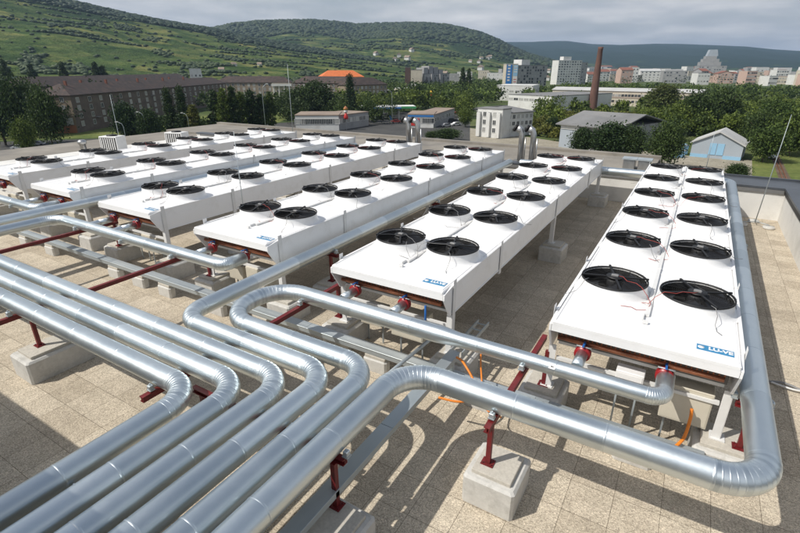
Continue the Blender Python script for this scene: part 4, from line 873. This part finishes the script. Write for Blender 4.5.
# gabled shed
A = at(691, 150, row=150); B_ = at(742, 149, row=154)
he = height_at(A, 141.5)-GZ; u = bldg('gabled_shed', 'grey gabled shed with pale blue double doors and a blue band along its foot', 'shed', A, B_, 11, he, 'w_bluegrey', 'gabley', 'r_light', roofh=height_at(at(719, 150, row=135), 131)-GZ-he, over=.45)
Ls = (B_-A).length
d_ = MB().box(Ls*.36, Ls*.495, -.12, -.003, .9, he*.98).build('door', 'w_blue', u); d_ = MB().box(Ls*.51, Ls*.645, -.12, -.003, .9, he*.98).build('door', 'w_blue', u)
MB().box(0, Ls*.355, -.10, -.003, 0, .85).build('foot_band', 'w_blue', u); MB().box(Ls*.65, Ls, -.10, -.003, 0, .85).build('foot_band', 'w_blue', u)
MB().box(Ls*.2, Ls*.22, -.05, -.003, he*.4, he*.7).build('vent', 'w_white', u) if False else None
for i, (px, D) in enumerate(((685, 146), (688, 152))):
    u = empty('cargo_container', at(px, D), math.atan2(RT.y, RT.x)+R(8)); tag(u, ['pale blue container left of the gabled shed, front one', 'second pale blue container left of the gabled shed, behind'][i], 'container'); u.scale = (.62, .62, .75)
    b = MB(); b.box(-3, 3, -1.2, 1.2, .1, 2.7+i*.9)
    for k in range(20): b.box(-2.95+k*.3, -2.85+k*.3, -1.24, -1.201, .2, 2.6+i*.9)
    b.build('body', 'w_blue', u); MB().box(-3.03, 3.03, -1.25, -1.245, 2.3+i*.9, 2.7+i*.9).build('top_rail', 'w_white', u)
# low pale building, petrol station and shop
u = bldg('low_building', 'low flat roofed pale building with dark windows behind the middle units', 'building', at(294, 190), at(338, 188), 16, 5.4, 'w_white', 'flat', 'r_tan', 1, 8, (2.6, 1.8), z0=1.6)
bldg('low_building', 'grey right wing of the low pale building, flat brown roof', 'building', at(338.5, 189), at(368, 205), 12, 5.2, 'w_grey', 'flat', 'r_tan', 1, 9, (2.4, 1.5), z0=1.8)
u = empty('petrol_station', at(381, 232), math.atan2(RT.y, RT.x)+R(6)); tag(u, 'petrol station canopy with white roof and blue and green edge on slim columns', 'petrol station')
MB().box(-9, 15.5, -5, 5, 5.0, 5.9).build('canopy', 'w_white', u); MB().box(-9.1, 8.8, -5.12, -5.003, 4.95, 5.55).build('edge_band', 'bluedeep', u); MB().box(8.85, 15.6, -5.12, -5.003, 4.95, 5.9).build('edge_band', 'green', u)
for x in (-6, 1, 8, 14):
    for y in (-3, 3): MB().box(x-.15, x+.15, y-.15, y+.15, 0, 4.99).build('column', 'w_white', u)
for x in (-3, 4): MB().box(x-.5, x+.5, -3.6, -2.4, .0, 1.7).build('fuel_pump', 'bluedeep', u)
u = bldg('shop', 'flat brown roofed shop with white front and blue stripe beside the petrol station', 'building', at(408, 197), at(434, 196), 16, 4.9, 'w_white', 'flat', 'r_tan', 1, 5, (2.6, 1.8), z0=.9)
Lq = (at(434, 196)-at(408, 197)).length; MB().box(0, Lq, -.22, -.16, 4.1, 4.8).build('stripe', 'bluedeep', u); MB().box(1, 4.5, -.20, -.12, .8, 3.6).build('poster', 'redsign', u)
bldg('shop', 'long grey side wing of the shop reaching back towards the car park', 'building', at(434.4, 197), at(455, 232), 9, 4.7, 'w_grey', 'flat', 'r_tan', 1, 9, (2., 1.4), z0=1.4)
# roadside sign
u = empty('advertising_sign', at(345.5, 190), math.atan2(RT.y, RT.x)); tag(u, 'red, white and orange advertising figure sign on a post by the low building', 'sign'); u.scale = (.75, .75, .78)
MB().box(-.15, .15, -.15, .15, 0, 6).build('post', 'w_grey', u); MB().lathe([(.001, 5.0), (.9, 5.1), (1.2, 6.0), (.6, 7.6), (.3, 8.0)], 20).build('lower_body', 'redsign', u); MB().lathe([(.3, 8.0), (.95, 8.3), (.95, 8.9), (.3, 9.3)], 20).build('middle_disc', 'w_white', u); MB().lathe([(.3, 9.4), (1.1, 9.7), (1.0, 10.3), (.001, 11.2)], 20).build('top_cone', 'w_orange', u); MB().lathe([(1.12, 9.62), (1.16, 9.7), (1.12, 9.78)], 20).build('ring', 'yellow', u)
u = empty('balloon_sign', at(431, 330)); tag(u, 'small yellow round sign with a red foot above the car park', 'sign'); u.scale = (.6, .6, .7); MB().lathe([(.001, 9.), (1.3, 9.6), (1.6, 10.8), (1.2, 12), (.001, 12.6)], 18).build('bulb', 'yellow', u); MB().lathe([(.1, 0), (.1, 8), (1.1, 8.1), (1.1, 8.9), (.1, 9.)], 14).build('post', 'redsign', u)
for px_, lab_ in ((411, 'tall narrow white flag above the petrol station, left one'), (414.2, 'tall narrow white flag above the petrol station, right one')):
    u = empty('banner_flag', at(px_, 300)); tag(u, lab_, 'flag', 'white flags by the petrol station'); MB().box(-.06, .06, -.06, .06, 0, 14).build('pole', 'w_grey', u); MB().box(.08, 1.2, -.03, .03, 8.5, 13.6).build('flag', 'w_white', u)
# cars
def car_meshes():
    b = MB(); prof = [(-2.1, .35), (-2.15, .75), (-1.9, .88), (-1.35, .95), (-.75, 1.42), (.75, 1.45), (1.4, .98), (2.0, .88), (2.15, .6), (2.1, .35)]
    b.prism(prof, -.85, .85, 'y'); g = MB(); g.prism([(-1.22, .97), (-.72, 1.36), (.70, 1.38), (1.24, .97)], -.862, .862, 'y')
    w = MB(); w.lathe([(.001, -.1), (.32, -.1), (.32, .1), (.001, .1)], 16, ax='y'); return b, g, w
cb, cg, cw = car_meshes(); CG = cg.mesh('glazing', MT['glassdk']); CWm = cw.mesh('wheel', MT['black']); CB = {}
for n, c_ in (('white', (.7, .7, .7)), ('silver', (.35, .36, .38)), ('dark', (.04, .045, .05)), ('blue', (.04, .08, .22)), ('red', (.3, .03, .025))):
    m = simple('car_'+n, c_, .25, .2 if n == 'silver' else 0, .01); CB[n] = cb.mesh('body', m)
def car(px, D, col, rz, label):
    u = empty('parked_car', at(px, D, GZ+.02), rz); tag(u, label, 'car', 'cars around the petrol station and streets'); link('body', CB[col], u); link('glazing', CG, u)
    for x in (-1.35, 1.35):
        for y in (-.78, .78): link('wheel', CWm, u, (x, y, .32))
bz = math.atan2(RT.y, RT.x)
for i, (px, D, col, dz, lab) in enumerate(((447, 200, 'silver', .3, 'silver car nearest the hedge in the car park'), (457, 205, 'white', .4, 'white car beside the silver car in the car park'), (452, 222, 'dark', .2, 'dark car in the second line of the car park'), (463, 226, 'silver', .3, 'silver car in the second line of the car park'), (458, 262, 'red', 0, 'red car further back in the car park'), (441, 258, 'white', .1, 'white car at the back of the car park'), (447, 275, 'blue', .1, 'blue car at the far back of the car park'),
        (466, 250, 'dark', .2, 'dark car right of the red one'), (280, 186, 'blue', .0, 'blue car parked left of the low pale building'), (8, 178, 'white', .3, 'white car at the left border among dark trees'), (26, 184, 'silver', .3, 'silver car under the trees at the left'), (748, 190, 'white', 1.2, 'white car on the small street at the right'), (785, 158, 'white', 1.0, 'white car beyond the rails near the right border'), (537, 178, 'silver', .4, 'silver car right of the grey roofed wing'), (543, 183, 'white', .4, 'white van like car right of the silver one'), (396, 215, 'red', .1, 'red car under the petrol station canopy'))):
    car(px, D, col, bz+dz, lab)
# street lamps
def lamp(px, D, top, label, flip=1):
    P = at(px, D, row=top+8); h = height_at(P, top)-GZ; u = empty('street_lamp', P, bz); tag(u, label, 'street lamp', 'street lamps along the road')
    MB().tube([(0, 0, 0), (0, 0, h*.85), (-.3*flip, 0, h*.95), (-1.3*flip, 0, h)], [.09, .06, .05, .04], 8).build('mast', 'galv', u); MB().box(-1.9*flip if flip > 0 else 1.2, -1.2*flip if flip > 0 else 1.9, -.2, .2, h-.08, h+.1).build('lamp_head', 'w_white', u)
lamp(124, 150, 122, 'street lamp with curved arm in front of the brown apartment block'); lamp(144, 168, 112, 'second street lamp right of the curved one'); lamp(188, 170, 113, 'street lamp at the yellowish poplar'); lamp(262, 150, 84, 'tall mast like lamp in front of the poplars', -1)
lamp(392, 205, 90, 'slim lamp at the petrol station canopy'); lamp(733, 230, 110, 'street lamp at the small street on the right', -1)
u = empty('white_tank', at(128, 150)); tag(u, 'small white upright tank beyond the condensers', 'tank'); MB().lathe([(.9, 0), (.9, 4.2), (.7, 4.6), (.001, 4.7)], 20).build('shell', 'w_white', u); MB().box(-.5, .5, -.5, .5, 4.7, 4.9).build('cap', 'w_grey', u)
# skyline --------------------------------------------------------------
def sky_b(px, wpx, D, tp, mat, rmat, label, name='town_building', roof='flat', storeys=4, cols=5, depth=18, rh=4):
    h = height_at(at(px, D), tp)-GZ; return bldg(name, label, 'building', at(px, D), at(px+wpx, D*1.01), depth, h, mat, roof, rmat, storeys, cols, (2.6, 1.8), rh, frames=False, group='buildings of the far town')
u = sky_b(695, 30, 1250, 66, 'w_grey', 'r_grey', 'big grey office complex with a stepped tower, highest in the far town', storeys=6, cols=12)
hb_ = height_at(at(697, 1250), 66)-GZ; Lb = (at(725, 1262)-at(695, 1250)).length
for a0, a1, z1_ in ((.10, .80, 62), (.18, .72, 59), (.26, .62, 56)):
    MB().box(Lb*a0, Lb*a1, 2+a0*8, 26, hb_+.3, height_at(at(705, 1250), z1_)-GZ).build('upper_storeys', 'w_grey', u)
MB().prism([(Lb*.30, 0), (Lb*.66, 0), (Lb*.60, 12), (Lb*.36, 12)], 6, 24, 'y').build('sloped_top', 'w_bluegrey', u, (0, 0, height_at(at(705, 1250), 56)-GZ+.1))
sky_b(776, 12, 1100, 70, 'w_white', 'w_white', 'bright white block near the right end of the far town'); sky_b(760, 34, 1000, 76.5, 'w_cream', 'r_red', 'wide low building with a red roof below the white block', cols=12, storeys=2); sky_b(735, 14, 1050, 74, 'w_grey', 'r_grey', 'low grey building left of the white block at the right')
sky_b(718, 16, 1000, 73.5, 'w_pink', 'r_red', 'pinkish house with a pitched roof right of the stepped tower', roof='gabley'); sky_b(663, 24, 980, 71, 'w_grey', 'r_grey', 'grey stepped block left of the office complex', cols=8); sky_b(664, 18, 1000, 69.5, 'w_white', 'w_white', 'white top behind the grey stepped block')
sky_b(622, 16, 1000, 67.5, 'w_white', 'w_white', 'white flat block in the left part of the far town'); sky_b(640, 20, 1080, 71, 'w_white', 'r_light', 'white block with curved pale roof left of the grey stepped block', roof='gablex', rh=4)
rr = random.Random(5); WM = ['w_white', 'w_cream', 'w_grey', 'w_white', 'w_pink', 'w_white', 'w_grey', 'w_white']; RM = ['r_grey', 'r_light', 'r_light', 'r_red', 'r_grey', 'w_white', 'r_light']
DESC = {'w_white': 'white', 'w_cream': 'cream', 'w_grey': 'grey', 'w_pink': 'pinkish', 'w_tan': 'tan'}
for i in range(130):
    px = rr.uniform(585, 860) if i < 116 else rr.uniform(420, 600); D = rr.uniform(850, 2000); tp = rr.uniform(68.5, 77) if D < 1300 else rr.uniform(66.5, 73); wm = rr.choice(WM); rm = rr.choice(RM); gb = rm == 'r_red'
    if not gb: rm = 'r_light' if rm == 'w_white' else rm
    sky_b(px, rr.uniform(5, 15), D, tp, wm, rm, 'small %s building with a %s in the far town' % (DESC[wm], 'red pitched roof' if gb else 'flat roof'), roof='gablex' if gb else 'flat', storeys=rr.randint(2, 4), cols=rr.randint(3, 5), name='town_house')
for i in range(30):    # hamlets on the hills
    HH, lo, hi, name = (H1, .03, .3, 'near') if i < 5 else (H2, .05, .38, 'middle'); a = rr.randint(60, 205); j = int(rr.uniform(lo, hi)*60)
    q = HH[a, j]; s_ = rr.uniform(6, 11)*(.9 if i < 5 else 1.3); u = empty('hillside_house', (q[0], q[1], q[2]-1), rr.uniform(0, 3)); tag(u, 'tiny pale house on the slopes of the %s hill' % name, 'house', 'tiny houses on the %s hill' % name)
    MB().box(-s_/2, s_/2, -s_*.4, s_*.4, -4, s_*.55).build('wall', 'w_white', u); MB().prism([(-s_*.48, s_*.55), (s_*.48, s_*.55), (0, s_*.9)], -s_*.55, s_*.55, 'x').build('roof', 'r_tan', u)
# ------------------------------------------------------------------ SKY, SUN, HAZE
sd = Vector((.55, .68, -1.)).normalized()
sl = bpy.data.lights.new('sun', 'SUN'); so = bpy.data.objects.new('sun', sl); C.objects.link(so); sl.energy = 4.7; sl.angle = R(.55); sl.color = (1, .955, .88)
so.rotation_euler = sd.to_track_quat('-Z', 'Y').to_euler(); so.location = (-20, -20, 60)
w = bpy.data.worlds.new('World'); sc.world = w; w.use_nodes = True; nt = w.node_tree; bg = nt.nodes['Background']
sky = nt.nodes.new('ShaderNodeTexSky'); sky.sky_type = 'NISHITA'; sky.sun_disc = False; sky.sun_elevation = math.asin(-sd.z); sky.sun_rotation = math.atan2(-sd.x, -sd.y)
sky.air_density = 1.2; sky.dust_density = 2.2
tc = nt.nodes.new('ShaderNodeTexCoord'); sep = nt.nodes.new('ShaderNodeSeparateXYZ'); nt.links.new(tc.outputs['Generated'], sep.inputs[0])
zc = math_(nt, 'ADD', math_(nt, 'MAXIMUM', sep.outputs[2], 0.), .10)
cx = math_(nt, 'DIVIDE', sep.outputs[0], zc); cyn = math_(nt, 'DIVIDE', sep.outputs[1], zc); cmb = nt.nodes.new('ShaderNodeCombineXYZ'); nt.links.new(cx, cmb.inputs[0]); nt.links.new(cyn, cmb.inputs[1])
n1 = noise(nt, .38, 9, .58, vec=cmb.outputs[0]); n2 = noise(nt, .75, 9, .56, vec=cmb.outputs[0])
cl = ramp(nt, n2, [(.30, (4.5, 4.85, 5.4)), (.46, (5.5, 5.75, 6.1)), (.58, (7.0, 7.05, 7.15)), (.70, (8.6, 8.5, 8.4))])
cov = ramp(nt, n1, [(.30, (.55, .55, .55)), (.5, (1, 1, 1))])
up = math_(nt, 'SUBTRACT', 1.2, math_(nt, 'MULTIPLY', sep.outputs[2], 1.15)); up = math_(nt, 'MINIMUM', math_(nt, 'MAXIMUM', up, .35), 1.)
cov = mixcol(nt, 1., cov, up, 'MULTIPLY')
col = mixcol(nt, cov, sky.outputs[0], cl); nt.links.new(col, bg.inputs[0]); bg.inputs[1].default_value = .108
m = bpy.data.materials.new('haze'); m.use_nodes = True; nt = m.node_tree; nt.nodes.remove(nt.nodes['Principled BSDF']); pv = nt.nodes.new('ShaderNodeVolumePrincipled'); pv.inputs['Color'].default_value = (.50, .70, 1, 1); pv.inputs['Density'].default_value = .95e-4; pv.inputs['Anisotropy'].default_value = .2
nt.links.new(pv.outputs[0], nt.nodes['Material Output'].inputs['Volume'])
MT['haze'] = m; o = MB().box(-15000, 15000, -15000, 15000, GZ-5, 460).build('haze', 'haze'); tag(o, kind='stuff', label='thin bluish summer haze over the town and hills', cat='haze')
sc.render.engine = 'CYCLES'; sc.cycles.volume_max_steps = 64; sc.cycles.volume_bounces = 0; sc.cycles.max_bounces = 6; sc.cycles.transparent_max_bounces = 8
sc.view_settings.view_transform = 'Standard'; sc.view_settings.look = 'None'; sc.view_settings.gamma = 1; sc.view_settings.exposure = -.1; sc.view_settings.use_curve_mapping = False
